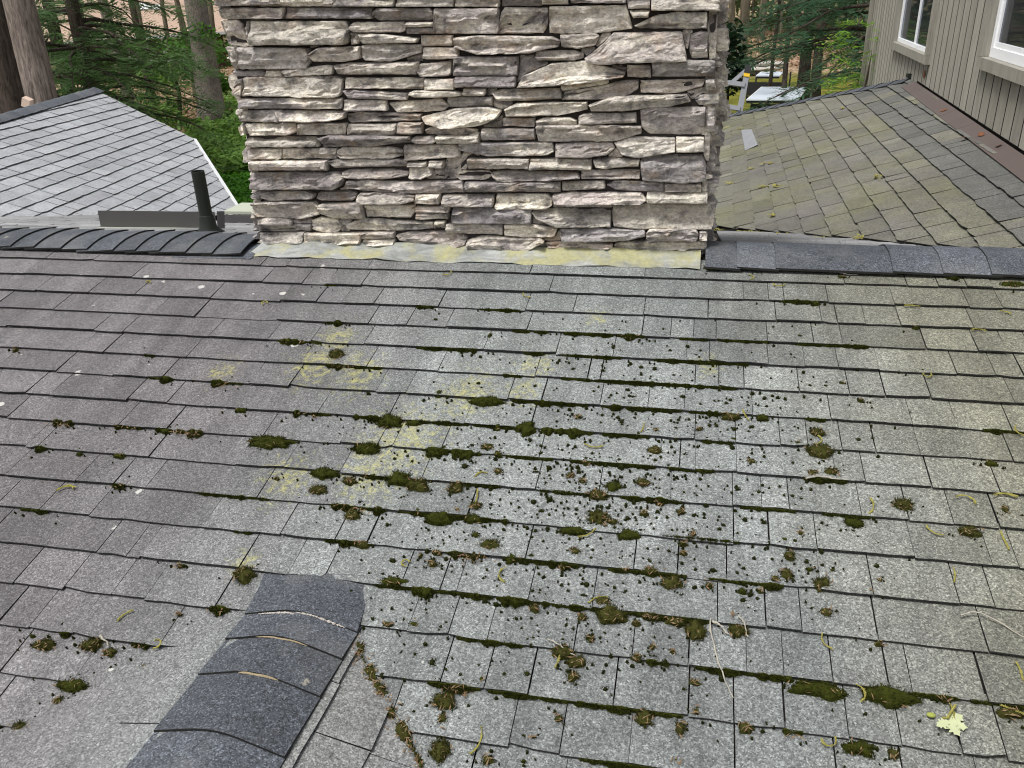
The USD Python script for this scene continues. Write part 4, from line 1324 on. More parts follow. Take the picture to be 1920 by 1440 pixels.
def window(a0, a1, b0, b1, mull, lab, wide):
    w = holder(up, 'window', lab)
    c = .085
    # siding coloured casing
    obj(w, 'casing', wbox(a0 - c, a1 + c, b0 - c * .9, b0 - .002, -.015, .045), M['siding'], tone=.9)
    obj(w, 'casing', wbox(a0 - c, a0 - .002, b0, b1, -.015, .045), M['siding'], tone=.92)
    obj(w, 'casing', wbox(a1 + .002, a1 + c, b0, b1, -.015, .045), M['siding'], tone=.92)
    obj(w, 'casing', wbox(a0 - c, a1 + c, b1 + .002, b1 + c, -.015, .045), M['siding'], tone=.92)
    f = wide
    fr = [wbox(a0, a1, b0, b0 + f, -.05, -.008), wbox(a0, a1, b1 - f, b1, -.05, -.008), wbox(a0, a0 + f, b0 + f, b1 - f, -.05, -.008), wbox(a1 - f, a1, b0 + f, b1 - f, -.05, -.008)]
    obj(w, 'frame', cat_(fr), M['white_paint'])
    if wide > .05:
        g_ = f * .55
        obj(w, 'sash', cat_([wbox(a0 + f, a1 - f, b0 + f, b0 + f + g_, -.048, -.016), wbox(a0 + f, a0 + f + g_, b0 + f + g_, b1 - f, -.048, -.016), wbox(a1 - f - g_, a1 - f, b0 + f + g_, b1 - f, -.048, -.016)]), M['white_paint'])
    edges = [a0 + f] + ([mull] if mull else []) + [a1 - f]
    if mull:
        obj(w, 'mullion', wbox(mull - .02, mull + .02, b0 + f, b1 - f, -.045, -.012), M['white_paint'])
    for e0, e1 in zip(edges[:-1], edges[1:]):
        obj(w, 'pane', wbox(e0 + .001, e1 - .001, b0 + f + .001, b1 - f - .001, -.030, -.026), M['pane'])
    if mull:
        obj(w, 'curtain', wbox(a0 + .1, a1 - .1, b0 + .3, b1 - .05, -.42, -.40), M['curtain'])


window(w1r, w1l, w1b, 2.0, w1m, 'dark two pane window with thin white frame on the far end of the wall', .038)
window(w2r, w2l, w2b, 2.0, None, 'window with broad white vinyl frame nearer the viewer', .062)
# the rest of the storey's box
far_c = [wp(WALL_A0, 0, -4.5), wp(WALL_A1, 0, -4.5)]
obj(up, 'end_wall', cat_([wbox(WALL_A0 - .1, WALL_A0, -2.4, WALL_TOP, -4.5, -.0)]), M['siding'], tone=1.0)
obj(up, 'end_wall', cat_([wbox(WALL_A1 - .12, WALL_A1 - .02, -2.4, WALL_TOP, -4.5, -.121)]), M['siding'], tone=1.0)
obj(up, 'rear_wall', cat_([wbox(WALL_A0, WALL_A1, -2.4, WALL_TOP, -4.6, -4.5)]), M['siding'], tone=1.0)
obj(up, 'room_wall', cat_([wbox(WALL_A0 + .01, WALL_A1 - .13, -.5, WALL_TOP - .01, -1.6, -1.5)]), M['room'])
obj(up, 'roof', cat_([wbox(WALL_A0 - .3, WALL_A1 + .3, WALL_TOP + .002, WALL_TOP + .12, -4.9, .3)]), M['right_wing'], tone=1.0)
# brown base flashing on the wing slope, in overlapping lengths
aL = RB[0][1] + .02
a = aL
while a > 1.0:
    b = a - .62
    ua, ub = RWP.uv(wp(a, base_z(a), .0))[0], RWP.uv(wp(b - .012, base_z(b), .0))[0]
    down = np.array([0, 1.0])
    pg = Polygon([ua, ub, ub + down * .125, ua + down * .125])
    hk = rng.uniform(.018, .020)
    obj(up, 'base_flashing', slab(pg, RWP, lambda u, s: hk + 0 * u, .003), M['brown_metal'])
    a = b
obj(rcap, 'end_cap', bx(H0 + np.array([-.01, .02, .04]), (.06, .08, .035)), M['pipe'])

# ------------------------------------------------------------------ moss, catkins, twigs and leaves on the front slope
mrng = np.random.default_rng(99)
ROOF_H = .0115


def moss_mesh(u, s, a, b, kind, pl=FR, strip=False):
    """low cushion: half-extents a (along) and b (down the slope)"""
    hmax = float(np.clip(.38 * min(a, b) + .003, .004, .02))
    nr, ns = (4, 22) if max(a, b) > .02 else (2, 9)
    if max(a, b) > .06:
        nr, ns = 6, 44
    th = np.linspace(0, 2 * math.pi, ns, endpoint=False)
    off = mrng.uniform(0, 90)
    wob = .38 + 1.2 * meshkit.fbm(np.stack([np.cos(th) * (1.6 + 14 * max(a, b)) + off, np.sin(th) * (1.6 + 14 * max(a, b)), 0 * th], 1), 3, 3)
    V = [pl.P(u, s, ROOF_H + hmax)]
    for k in range(1, nr + 1):
        f = k / nr
        uu = u + a * f * wob * np.cos(th)
        ss = s + b * f * wob * np.sin(th)
        bump = meshkit.noise(np.stack([uu * 140, ss * 140, 0 * uu], 1), 8)
        hh = ROOF_H + hmax * (1 - f ** 2.2) * (.55 + .8 * bump) - (.007 if k == nr else 0)
        V += list(pl.P(uu, ss, hh))
    V = np.array(V)
    F = [[0, 1 + j, 1 + (j + 1) % ns] for j in range(ns)]
    for k in range(nr - 1):
        for j in range(ns):
            p, q = 1 + k * ns + j, 1 + k * ns + (j + 1) % ns
            F += [[p, p + ns, q + ns], [p, q + ns, q]]
    F = np.array(F)
    t = np.cross(V[F[:, 1]] - V[F[:, 0]], V[F[:, 2]] - V[F[:, 0]]) @ pl.N
    F = np.where((t > 0)[:, None], F, F[:, ::-1])
    area = a * b
    nb = int(np.clip(area / 2.4e-6, 8, 1000))
    rr = np.sqrt(mrng.random(nb)); ph = mrng.random(nb) * 2 * math.pi
    wobi = np.interp(ph, np.append(th, 2 * math.pi), np.append(wob, wob[0]))
    uu = u + a * rr * wobi * np.cos(ph) * 1.03; ss = s + b * rr * wobi * np.sin(ph) * 1.03
    base = pl.P(uu, ss, ROOF_H + hmax * (1 - rr ** 2.2) * .7 - .001)
    d = unit(pl.N * mrng.uniform(.4, 1.2, nb)[:, None] + mrng.normal(0, .55, (nb, 3)) + (rr * np.cos(ph))[:, None] * pl.U * .7 + (rr * np.sin(ph))[:, None] * pl.S * .7)
    L = mrng.uniform(.004, .0105, nb) * (1.3 if kind == 'b' else 1.0) * np.clip(min(a, b) / .02, .45, 1.1)
    w = unit(np.cross(d, mrng.normal(0, 1, (nb, 3)))) * (.0014 if kind == 'b' else .0018)
    vb = np.stack([base - w, base + w, base + d * L[:, None]], 1).reshape(-1, 3)
    fb = np.arange(nb * 3).reshape(-1, 3)
    return trimesh.Trimesh(np.vstack([V, vb]), np.vstack([F, fb + len(V)]), process=False)


def moss_strip(u, s, a, b, kind):
    """ragged strip that hangs from a butt line: thin for most of its length, with a few deeper tongues"""
    n = max(6, int(a / .0035))
    x = np.linspace(-1, 1, n + 1)
    uu = u + a * x
    f = meshkit.fbm(np.stack([uu * 48 + mrng.uniform(0, 99), 0 * uu, 0 * uu], 1), 4, 2)
    d = .0018 + 2 * b * (.10 + 1.5 * np.clip(f - .40, 0, 1) * 1.7) * (1 - x ** 4)
    d *= np.where(f < .33, .35, 1)
    top = s - b
    nv = 4
    V = []
    hh = np.clip(d * .45, .002, .011)
    for k in range(nv + 1):
        t_ = k / nv
        bump = meshkit.noise(np.stack([uu * 160, np.full_like(uu, k * 1.7 + s * 90), 0 * uu], 1), 5)
        V.append(FR.P(uu + mrng.normal(0, .0008, n + 1), top - .004 + (d + .004) * t_, ROOF_H - .006 * (k == nv) + hh * (1 - t_ ** 2.5) * (.6 + .8 * bump) - .001))
    V = np.array(V)
    V = V.reshape(-1, 3)
    F = []
    for k in range(nv):
        i = np.arange(n) + k * (n + 1)
        F += [np.stack([i, i + n + 1, i + n + 2], 1), np.stack([i, i + n + 2, i + 1], 1)]
    F = np.vstack(F)
    if (np.cross(V[F[0, 1]] - V[F[0, 0]], V[F[0, 2]] - V[F[0, 0]]) @ FR.N) < 0:
        F = F[:, ::-1]
    nb = int(np.clip(d.mean() * 2 * a / 2.0e-6, 12, 500))
    p_ = d / d.sum()
    j = mrng.choice(n + 1, nb, p=p_)
    r1 = mrng.random(nb)
    base = FR.P(uu[j] + mrng.normal(0, .002, nb), top + d[j] * r1, ROOF_H + hh[j] * (1 - r1 ** 2.5) * .7)
    dv = unit(FR.N * mrng.uniform(.4, 1.2, (nb, 1)) + FR.S * (r1 * .9)[:, None] + mrng.normal(0, .5, (nb, 3)))
    L = mrng.uniform(.0035, .0085, nb)
    w = unit(np.cross(dv, mrng.normal(0, 1, (nb, 3)))) * .0016
    vb = np.stack([base - w, base + w, base + dv * L[:, None]], 1).reshape(-1, 3)
    return trimesh.Trimesh(np.vstack([V, vb]), np.vstack([F, np.arange(nb * 3).reshape(-1, 3) + len(V)]), process=False)


def needles_mesh(u, s, a, b, n, pl=FR):
    uu = u + mrng.normal(0, a * .5, n); ss = s + mrng.normal(0, b * .5, n)
    c = pl.P(uu, ss, ROOF_H + mrng.uniform(.004, .014, n))
    d = unit(mrng.normal(0, 1, (n, 1)) * pl.U + mrng.normal(0, 1, (n, 1)) * pl.S + mrng.normal(0, .3, (n, 1)) * pl.N)
    w = unit(np.cross(d, pl.N + mrng.normal(0, .4, (n, 3))))
    return cards(c, d, w, mrng.uniform(.009, .024, n), mrng.uniform(.0018, .0045, n))


G1, G2, G3, G4, G5, G6 = (0, 420, 2.743), (600, 420, 2.743), (1220, 420, 2.743), (0, 900, 2.667), (600, 900, 2.667), (1200, 900, 2.667)
CL = []


def cl(fr, kind, *items):
    for it in items:
        x, y, w, h = it[:4]
        CL.append((fr[0] + x / fr[2], fr[1] + y / fr[2], w / fr[2], h / fr[2], kind, it[4] if len(it) > 4 else None))


cl(G1, 'g', (825, 815, 130, 35), (1160, 840, 170, 38), (1400, 1135, 250, 72, 'largest green moss cushion left of centre, on the pale shingles below the chimney'), (1600, 995, 200, 38), (1540, 620, 230, 22), (1780, 745, 210, 25), (660, 1060, 150, 22),
   (860, 1075, 60, 28), (210, 1175, 60, 25), (620, 1205, 65, 35), (415, 1195, 30, 25), (610, 1365, 60, 25), (1670, 1295, 130, 62), (1425, 1320, 40, 25), (1890, 1165, 140, 66), (770, 690, 60, 15), (1700, 325, 60, 14), (1720, 525, 90, 18), (1240, 970, 60, 25))
cl(G1, 'b', (325, 1045, 110, 42), (970, 1095, 150, 40), (1735, 685, 85, 58, 'lone bristly moss tuft among the yellow lichen nearest the chimney'), (1640, 1380, 90, 60), (1800, 1335, 70, 42), (85, 660, 26, 26))
cl(G2, 'g', (745, 665, 120, 28), (875, 585, 22, 45), (615, 882, 45, 40), (860, 925, 150, 66), (1190, 935, 190, 28), (1600, 590, 140, 24), (1290, 580, 80, 18), (1350, 690, 80, 18), (240, 1010, 150, 40), (360, 1030, 130, 84), (480, 1035, 80, 32), (1060, 1065, 105, 72),
   (1270, 1080, 270, 38), (915, 1055, 40, 40), (250, 1165, 150, 66), (590, 1180, 150, 42), (750, 1195, 165, 62), (920, 1195, 60, 35), (640, 1160, 32, 20), (420, 1325, 160, 84), (1510, 1365, 88, 62), (540, 440, 90, 16), (930, 452, 210, 14), (1740, 842, 150, 22), (1500, 955, 110, 18), (740, 1335, 75, 22), (260, 1300, 80, 25))
cl(G2, 'b', (860, 1160, 60, 42), (1330, 1005, 48, 32), (1725, 1075, 45, 30), (1720, 1175, 72, 42), (1370, 1240, 40, 30), (510, 1355, 130, 84), (700, 1370, 85, 60), (155, 1335, 72, 42), (1435, 1405, 90, 52), (1660, 1345, 70, 48), (920, 1285, 52, 38), (1290, 1305, 52, 38), (1350, 1335, 52, 34))
cl(G3, 'g', (760, 412, 180, 17), (850, 422, 50, 22), (570, 1010, 68, 40), (290, 990, 65, 22), (750, 1140, 50, 25), (425, 1120, 50, 20), (1080, 922, 42, 22), (980, 830, 36, 15), (1745, 1245, 75, 30), (345, 720, 36, 20), (1360, 545, 42, 14), (320, 240, 85, 28), (450, 247, 170, 18), (1860, 325, 120, 34), (980, 287, 50, 16), (1560, 300, 90, 18))
cl(G3, 'b', (865, 1180, 135, 76, 'thick moss clump with a pale catkin beside it, right of centre above the twig'), (855, 1085, 92, 45), (410, 1005, 100, 42), (830, 1295, 70, 45), (930, 1290, 82, 55), (515, 1235, 52, 35), (250, 1070, 40, 25))
cl(G4, 'b', (1225, 482, 112, 102, 'round yellow green moss cushion at the upper left corner of the dark cap'), (230, 835, 110, 76), (465, 835, 105, 90, 'yellowish moss clump with a pale twig stub, on the left slope beside the dark cap'), (555, 875, 72, 58), (620, 1075, 120, 88), (730, 965, 80, 90), (120, 1250, 132, 90, 'yellow brown moss tuft at the left edge near the bottom corner'), (475, 1280, 58, 62), (115, 1385, 76, 45), (910, 440, 52, 32), (905, 685, 30, 25), (300, 1115, 60, 55))
cl(G4, 'g', (1110, 640, 105, 50), (720, 820, 95, 40), (385, 1040, 185, 76, 'dark green moss cushion on the purplish shingles left of the dark cap'), (170, 790, 36, 25), (335, 775, 52, 25), (590, 48, 58, 20), (180, 160, 150, 18))
cl(G5, 'g', (120, 150, 135, 32), (265, 160, 140, 34), (490, 165, 52, 40), (600, 205, 150, 82), (770, 205, 110, 50), (900, 205, 115, 38), (780, 290, 52, 40), (960, 405, 84, 60), (1270, 270, 135, 60), (1545, 285, 115, 55), (1690, 125, 135, 52), (130, 312, 95, 28), (1230, 447, 135, 38), (1150, 440, 72, 24),
   (380, 525, 165, 60, 'long green moss strip right of the top of the dark cap'), (530, 550, 140, 50), (690, 580, 82, 28), (475, 735, 64, 40), (150, 680, 92, 38), (810, 1010, 30, 42), (1690, 917, 120, 26), (1020, 1415, 32, 28), (505, 390, 26, 32), (960, 606, 160, 56))
cl(G5, 'b', (170, 185, 82, 56), (780, 140, 72, 46), (690, 165, 50, 30), (855, 340, 92, 82), (740, 395, 185, 50), (565, 430, 62, 50), (1390, 200, 112, 80), (1460, 225, 72, 40), (1275, 370, 62, 50), (1385, 85, 86, 46), (1620, 180, 62, 36), (1805, 170, 52, 30), (1865, 285, 40, 50), (1815, 330, 52, 30), (1815, 377, 52, 30),
   (215, 332, 72, 40), (590, 375, 62, 30), (1650, 465, 82, 50), (1760, 522, 122, 70, 'broad brown green moss clump below a shingle edge right of the largest clump'), (1525, 460, 62, 30), (1075, 655, 62, 50), (1415, 620, 92, 62), (1460, 690, 150, 112, 'largest brown green moss clump, in the middle of the lower slope under a curled catkin'), (1310, 695, 56, 46), (1580, 725, 52, 40), (1650, 670, 82, 30), (1780, 720, 112, 52), (1880, 770, 100, 120, 'tall reddish moss clump beside the long pale twig'),
   (1355, 810, 40, 62), (345, 735, 72, 36), (1215, 870, 122, 80), (1280, 920, 92, 72), (1265, 997, 62, 70), (710, 1025, 142, 62), (620, 1122, 132, 102, 'round bristly moss clump in the lower middle right of the debris line'), (615, 1205, 62, 62), (605, 1362, 110, 150, 'tall moss clump cut by the bottom edge near the debris line'), (1585, 900, 72, 50), (1620, 1200, 92, 90), (1800, 1255, 62, 90), (1880, 1170, 42, 70), (1660, 850, 40, 36), (1760, 870, 40, 36), (1875, 1025, 62, 40), (1195, 1205, 52, 50), (1070, 1300, 36, 26), (840, 1410, 82, 62), (1780, 1420, 42, 40))
cl(G6, 'g', (1070, 225, 95, 60), (510, 570, 62, 42), (890, 1058, 260, 100, 'wide dark moss mat in the lower right, left one of the two mats'), (1235, 1098, 255, 120, 'wide dark moss mat in the lower right, right one of the two mats'), (1090, 1355, 170, 100, 'thick moss mat at the bottom edge in the lower right'), (740, 1005, 62, 42), (765, 1290, 105, 48), (960, 465, 36, 18), (1195, 515, 36, 24), (1145, 565, 30, 20), (720, 310, 42, 25), (845, 460, 52, 24))
cl(G6, 'b', (745, 390, 62, 58), (730, 485, 62, 70), (670, 510, 52, 40), (910, 530, 92, 82), (345, 540, 46, 40), (600, 570, 30, 26), (930, 675, 66, 50), (1310, 140, 102, 70, 'spiky moss tuft with straw, upper one on the right part of the slope'), (1645, 275, 122, 58), (1820, 160, 42, 50), (800, 280, 36, 30), (490, 765, 102, 70), (460, 690, 26, 30), (1190, 830, 46, 32), (525, 1250, 92, 60), (1265, 1380, 62, 70), (1850, 1180, 145, 70), (1520, 1130, 62, 28))
clump_uv = []
SAT = []
ROWED = []
NTH = ['', 'first', 'second', 'third', 'fourth', 'fifth', 'sixth', 'seventh', 'eighth', 'ninth', 'tenth', 'eleventh', 'twelfth', 'thirteenth', 'fourteenth', 'fifteenth', 'sixteenth', 'seventeenth', 'eighteenth', 'nineteenth', 'twentieth']
for (x, y, w, h, kind, lab) in CL:
    q = mainuv([(x, y), (x - w / 2, y), (x + w / 2, y), (x, y - h / 2), (x, y + h / 2)])
    u, s = q[0]
    a = max(.006, abs(q[2][0] - q[1][0]) / 2)
    b = max(.006, abs(q[4][1] - q[3][1]) / 2)
    b = min(b, 1.1 * a + .012) * .85
    flat = a > 2.2 * b and not lab
    if flat:                       # moss along a butt line: sit it just below that line
        k = round((s - b * .4 - S0) / E_)
        edge = S0 + k * E_
        if abs(s - edge) < .05:
            s = edge + b + .001
    clump_uv.append((u, s, max(a, b)))
    for _ in range(int(4 + 60 * a)):
        SAT.append((u + mrng.normal(0, a * 1.1 + .012), s + mrng.normal(0, b * .8 + .012), float(mrng.uniform(.0018, .0055))))
    big = lab is not None
    row = int(np.clip(round((s - S0) / E_ + .35), 0, 17))
    if kind == 'g':
        l = lab or ('thin green moss strip' if flat else 'small green moss cushion')
        gname = 'green moss strips along the shingle edges' if flat else 'small green moss cushions'
    else:
        l = lab or 'small olive brown moss tuft'
        gname = 'small brown moss tufts'
    t = thing('moss_clump', l, 'moss', None if big else gname)
    if not big:
        ROWED.append((t, l, row, u))
    obj(t, 'cushion', (moss_strip if flat else moss_mesh)(u, s, a, b, kind), M['moss' if kind == 'g' else 'moss_brown'])
    nn = int((15 if kind == 'b' else 5) * np.clip(a / .03, .4, 2.5)) if (kind == 'b' or mrng.random() < .45 or big) else 0
    if nn:
        obj(t, 'dead_needles', needles_mesh(u, s + b * .2, a, b, nn), M['needle'])
# scattered dark dots of moss: single ones first, the smallest as one mass
dots = []
tries = 0
while len(dots) < 1150 and tries < 60000:
    tries += 1
    x, y = mrng.uniform(560, 1760), mrng.uniform(600, 1400)
    d = math.exp(-(((x - 1130) / 300) ** 2 + ((y - 900) / 170) ** 2)) + .35 * math.exp(-(((x - 1300) / 260) ** 2 + ((y - 720) / 120) ** 2)) + .2 * math.exp(-(((x - 1000) / 330) ** 2 + ((y - 1150) / 150) ** 2))
    if mrng.random() > d:
        continue
    u, s = mainuv([(x, y)])[0]
    dots.append((float(mrng.gamma(2.4, .0012) + .0022), u, s))
dots = [d for d in dots if not gable_cut.contains(shapely.geometry.Point(d[1], d[2]))]
dots.sort(reverse=True)
NBIG = 110
for r_, u, s in dots[:NBIG]:
    obj('/World', 'moss_dot', moss_mesh(u, s, r_, r_ * mrng.uniform(.7, 1.1), 'g'), M['moss_dot'], label='tiny dark moss dot scattered over the pale middle shingles', cat='moss', group='tiny dark moss dots')
obj('/World', 'moss_specks', cat_([moss_mesh(u, s, r_, r_ * mrng.uniform(.7, 1.1), 'g') for r_, u, s in dots[NBIG:] + [(q[2], q[0], q[1]) for q in SAT if not gable_cut.contains(shapely.geometry.Point(q[0], q[1]))]]), M['moss_dot'], label='finest dark moss specks peppered over the pale middle shingles', cat='moss', kind='stuff')
# thin moss lines in the butt joints of the lower courses
line = []
for c in range(3, 17):
    sb = S0 + c * E_
    for _ in range(9):
        u = mrng.normal(-.30, .55)
        if gable_cut.contains(shapely.geometry.Point(u, sb)):
            continue
        b_ = mrng.uniform(.003, .007)
        line.append(moss_strip(u, sb + b_ + .001, mrng.uniform(.03, .10), b_, 'g'))
obj('/World', 'moss_film', cat_(line), M['moss'], label='thin film of moss growing in the joints under the shingle edges', cat='moss', kind='stuff')
# debris line in the right valley of the gable
vl, nl = [], []
for i in range(46):
    t = (i + mrng.random()) / 46
    P = hit([(600 + (110 + 395 * t + 6 * math.sin(t * 9)) / 2.667, 900 + (715 + 720 * t) / 2.667)], (0, -MAIN_T, 1), 0)[0]
    u, s = FR.uv(P)[0]
    sz = (.004 + .013 * mrng.random() ** 1.5)
    if t > .14 and mrng.random() < .8:
        vl.append(moss_mesh(u, s, sz, sz * 1.4, 'b'))
    nl.append(needles_mesh(u - (.03 if t < .3 else 0), s, .022 if t < .3 else .012, .03, 30 if t < .28 else 4))
t = thing('debris_line', 'line of tan needles and moss lying in the valley beside the dark cap', 'debris')
obj(t, 'moss', cat_(vl), M['moss_brown'])
obj(t, 'dead_needles', cat_(nl), M['needle'])

# catkins
def catkin(u, s, ang, L):
    n = 9
    tt = np.linspace(-.5, .5, n)
    k = mrng.normal(0, 2.2)
    a = ang + k * tt
    du, dv = np.cumsum(np.cos(a)) * L / n, np.cumsum(np.sin(a)) * L / n
    pts = FR.P(u + du - du.mean(), s + dv - dv.mean(), ROOF_H + .004 + .002 * mrng.random(n))
    m = tube(pts, .0022 * (1 + .35 * mrng.normal(0, 1, n)).clip(.5, 1.6), 5)
    nb = 26
    i = mrng.integers(0, n, nb)
    c = pts[i] + mrng.normal(0, .0018, (nb, 3))
    d = unit(mrng.normal(0, 1, (nb, 3)))
    return cat_([m, cards(c, d, unit(np.cross(d, mrng.normal(0, 1, (nb, 3)))), .006, .003)])


CK = [(G1, (1365, 420, -55), (770, 312, 5), (352, 1372, -20)), (G2, (660, 270, -20), (1060, 385, 35), (1410, 1160, 5), (830, 1300, -30), (1660, 1065, 80)),
      (G3, (520, 290, 60), (660, 330, 0), (1340, 437, 0), (1820, 470, 20), (1680, 560, 0), (1420, 795, 5), (485, 1000, 60), (865, 1130, 80), (1880, 1080, 70), (1820, 1410, 5)),
      (G4, (345, 50, -20), (635, 690, -50), (800, 835, 50)), (G5, (910, 490, 75), (430, 430, -65), (1195, 905, 80), (1340, 285, -30), (795, 1325, 80), (1385, 610, -30), (785, 105, 70)),
      (G6, (920, 825, 60), (1465, 275, 35), (1630, 108, 15), (1820, 90, -5), (1815, 320, 70), (1565, 490, 80), (1890, 970, 70), (945, 1330, -5), (1105, 1080, 60), (1880, 1175, 15), (1555, 1185, -70), (1155, 150, 80))]
for fr, *its in CK:
    for x, y, ang in its:
        u, s = mainuv([(fr[0] + x / fr[2], fr[1] + y / fr[2])])[0]
        q = obj('/World', 'catkin', catkin(u, s, math.radians(ang) * 1.2, mrng.uniform(.05, .085)), M['catkin'], cat='catkin', group='catkins fallen on the front slope')
        ROWED.append((q, 'yellow green catkin string', int(np.clip(round((s - S0) / E_ + .35), 0, 17)), u))
byrow = {}
for q, l, row, u in ROWED:
    byrow.setdefault((l, row), []).append((u, q))
for (l, row), it in byrow.items():
    it.sort()
    for i, (u, q) in enumerate(it):
        w_ = 'only one' if len(it) == 1 else NTH[i + 1] + ' from left'
        stage.GetPrimAtPath(q).SetCustomDataByKey('label', f'{l}, {w_} in the {NTH[row + 1]} shingle row below the ridge')
# twigs
def twig(fr, pts, r0, label, mat='twig'):
    q = mainuv([(fr[0] + x / fr[2], fr[1] + y / fr[2]) for x, y in pts])
    n = 18
    tt = np.linspace(0, 1, n)
    ts = np.linspace(0, 1, len(q))
    u, s = np.interp(tt, ts, q[:, 0]), np.interp(tt, ts, q[:, 1])
    r0 *= .72
    P = FR.P(u + np.cumsum(mrng.normal(0, .0014, n)), s + np.cumsum(mrng.normal(0, .0010, n)), ROOF_H + r0 + .005 + .004 * np.sin(tt * 5))
    obj('/World', 'twig', tube(P, r0 * np.linspace(1, .6, n) * (1 + .22 * mrng.normal(0, 1, n)).clip(.5, 1.5), 6), M[mat], smooth=True, label=label, cat='twig')


twig(G6, [(352, 712), (358, 800), (370, 890), (400, 1000), (450, 1103)], .0035, 'long pale curved twig lying down the slope in the lower right')
twig(G6, [(362, 728), (400, 760), (442, 795)], .0045, 'short pale stick beside the top of the long curved twig')
twig(G6, [(495, 700), (525, 735), (547, 785)], .0035, 'small pinkish twig right of the short pale stick')
twig(G6, [(1597, 697), (1640, 687), (1680, 690), (1790, 735), (1880, 790), (1925, 812)], .003, 'thin grey branch at the right edge of the lower slope')
twig(G3, [(785, 1332), (840, 1328), (900, 1333), (1000, 1335)], .004, 'pinkish white stick lying along a shingle edge right of centre')
twig(G3, [(918, 268), (980, 275), (1055, 278)], .003, 'white sliver of wood under the right ridge cap')
twig(G5, [(1140, 812), (1200, 850), (1260, 882)], .003, 'pale twig sticking out of a moss clump in the lower middle')
twig(G4, [(512, 800), (552, 842)], .0045, 'pale broken twig stub stuck in moss on the left slope')
# pale oak leaf with bud
def oak_leaf(sc):
    xs = np.linspace(0, 1, 15)
    w = .32 * np.sin(np.pi * xs ** .8) * (1 + .45 * np.sin(xs * 26)) + .02
    top = [(x, y) for x, y in zip(xs, w)]; bot = [(x, -y) for x, y in zip(xs[::-1], w[::-1])]
    return affinity.scale(Polygon(top + bot).buffer(0), sc, sc, origin=(0, 0))
u, s = mainuv([(1200 + 1530 / 2.667, 900 + 1235 / 2.667)])[0]
lf = thing('oak_leaf', 'pale yellow green young oak leaf cluster lying in the lower right of the roof', 'leaf')
for k, (ang, sc) in enumerate(((-35, .046), (10, .042), (60, .038), (150, .034))):
    pg = affinity.translate(affinity.rotate(oak_leaf(sc), ang, origin=(0, 0)), u, s)
    obj(lf, 'leaf_blade', slab(pg, FR, lambda a, b, k=k: ROOF_H + .006 + .003 * k + .06 * np.abs(a - u) * .3, .0008), M['pale_leaf'])
b0 = mainuv([(1200 + 1500 / 2.667, 900 + 1215 / 2.667), (1200 + 1565 / 2.667, 900 + 1150 / 2.667)])
obj(lf, 'stem', tube(FR.P(np.array([b0[0][0], u, b0[1][0]]), np.array([b0[0][1], s - .01, b0[1][1]]), ROOF_H + .012), .003, 6), M['catkin'])
u2, s2 = mainuv([(1200 + 1448 / 2.667, 900 + 1193 / 2.667)])[0]
bm = trimesh.creation.icosphere(2, .008); bm.apply_scale((1.3, .9, .6)); bm.apply_translation(FR.P(u2, s2, ROOF_H + .005))
obj(lf, 'bud', bm, M['bud'], smooth=True)
# rust coloured fallen leaves along the wall flashing, one stuck to the boards
for (x, y, lab) in ((1776, 205, 'rust brown dry leaf on the brown flashing under the wall, farthest one'), (1812, 256, 'rust brown dry leaf on dark shingles below the brown flashing'), (1842, 254, 'rust brown dry leaf in the middle of the brown flashing'), (1876, 270, 'rust brown dry leaf nearest the viewer on the brown flashing')):
    P = hit([(x, y)], RWP.N, RWP.O @ RWP.N + .024)[0]
    uu, vv = RWP.uv(P)[0]
    pg = affinity.translate(affinity.rotate(oak_leaf(.055), mrng.uniform(0, 360), origin=(0, 0)), uu, vv)
    obj('/World', 'dry_leaf', slab(pg, RWP, lambda a, b, uu=uu: .024 + .25 * np.abs(a - uu), .001), M['red_leaf'], label=lab, cat='leaf')
wl_a, wl_b = wa(1737, 131)
WPl = Plane(wp(wl_a, wl_b, .003), wdir, np.array([0, 0, -1.0]))
WPl.N = wout; WPl.flip = np.dot(np.cross(WPl.U, WPl.S), WPl.N) < 0
obj('/World', 'dry_leaf', slab(affinity.rotate(oak_leaf(.08), 70, origin=(0, 0)), WPl, lambda a, b: .004 + .2 * np.abs(a), .001), M['red_leaf'], label='orange red leaf stuck to the vertical siding below the far window', cat='leaf')
# yellow flower bits in the right valley and on the right wing
yb = []
for (x, y) in [(1340, 431), (1380, 436), (1400, 437), (1417, 436), (1465, 440), (1540, 448), (1365, 344), (1428, 350), (1457, 349), (1410, 316), (1432, 307), (1445, 306), (1448, 403), (1578, 203), (1610, 445), (1360, 240), (1388, 241), (1435, 235), (1646, 332)]:
    P = hit([(x, y)], RWP.N, RWP.O @ RWP.N + .018)[0]
    d = unit(mrng.normal(0, 1, (14, 3)) * [1, 1, .25])
    yb.append(cards(P + mrng.normal(0, .02, (14, 3)) * [1, 1, .2] + [0, 0, .004], d, unit(np.cross(d, [0, 0, 1.0])), .04, .014))
obj('/World', 'yellow_catkin_bits', cat_(yb), M['catkin'], label='yellow catkin scraps scattered over the right wing and its valley', cat='debris', kind='stuff')

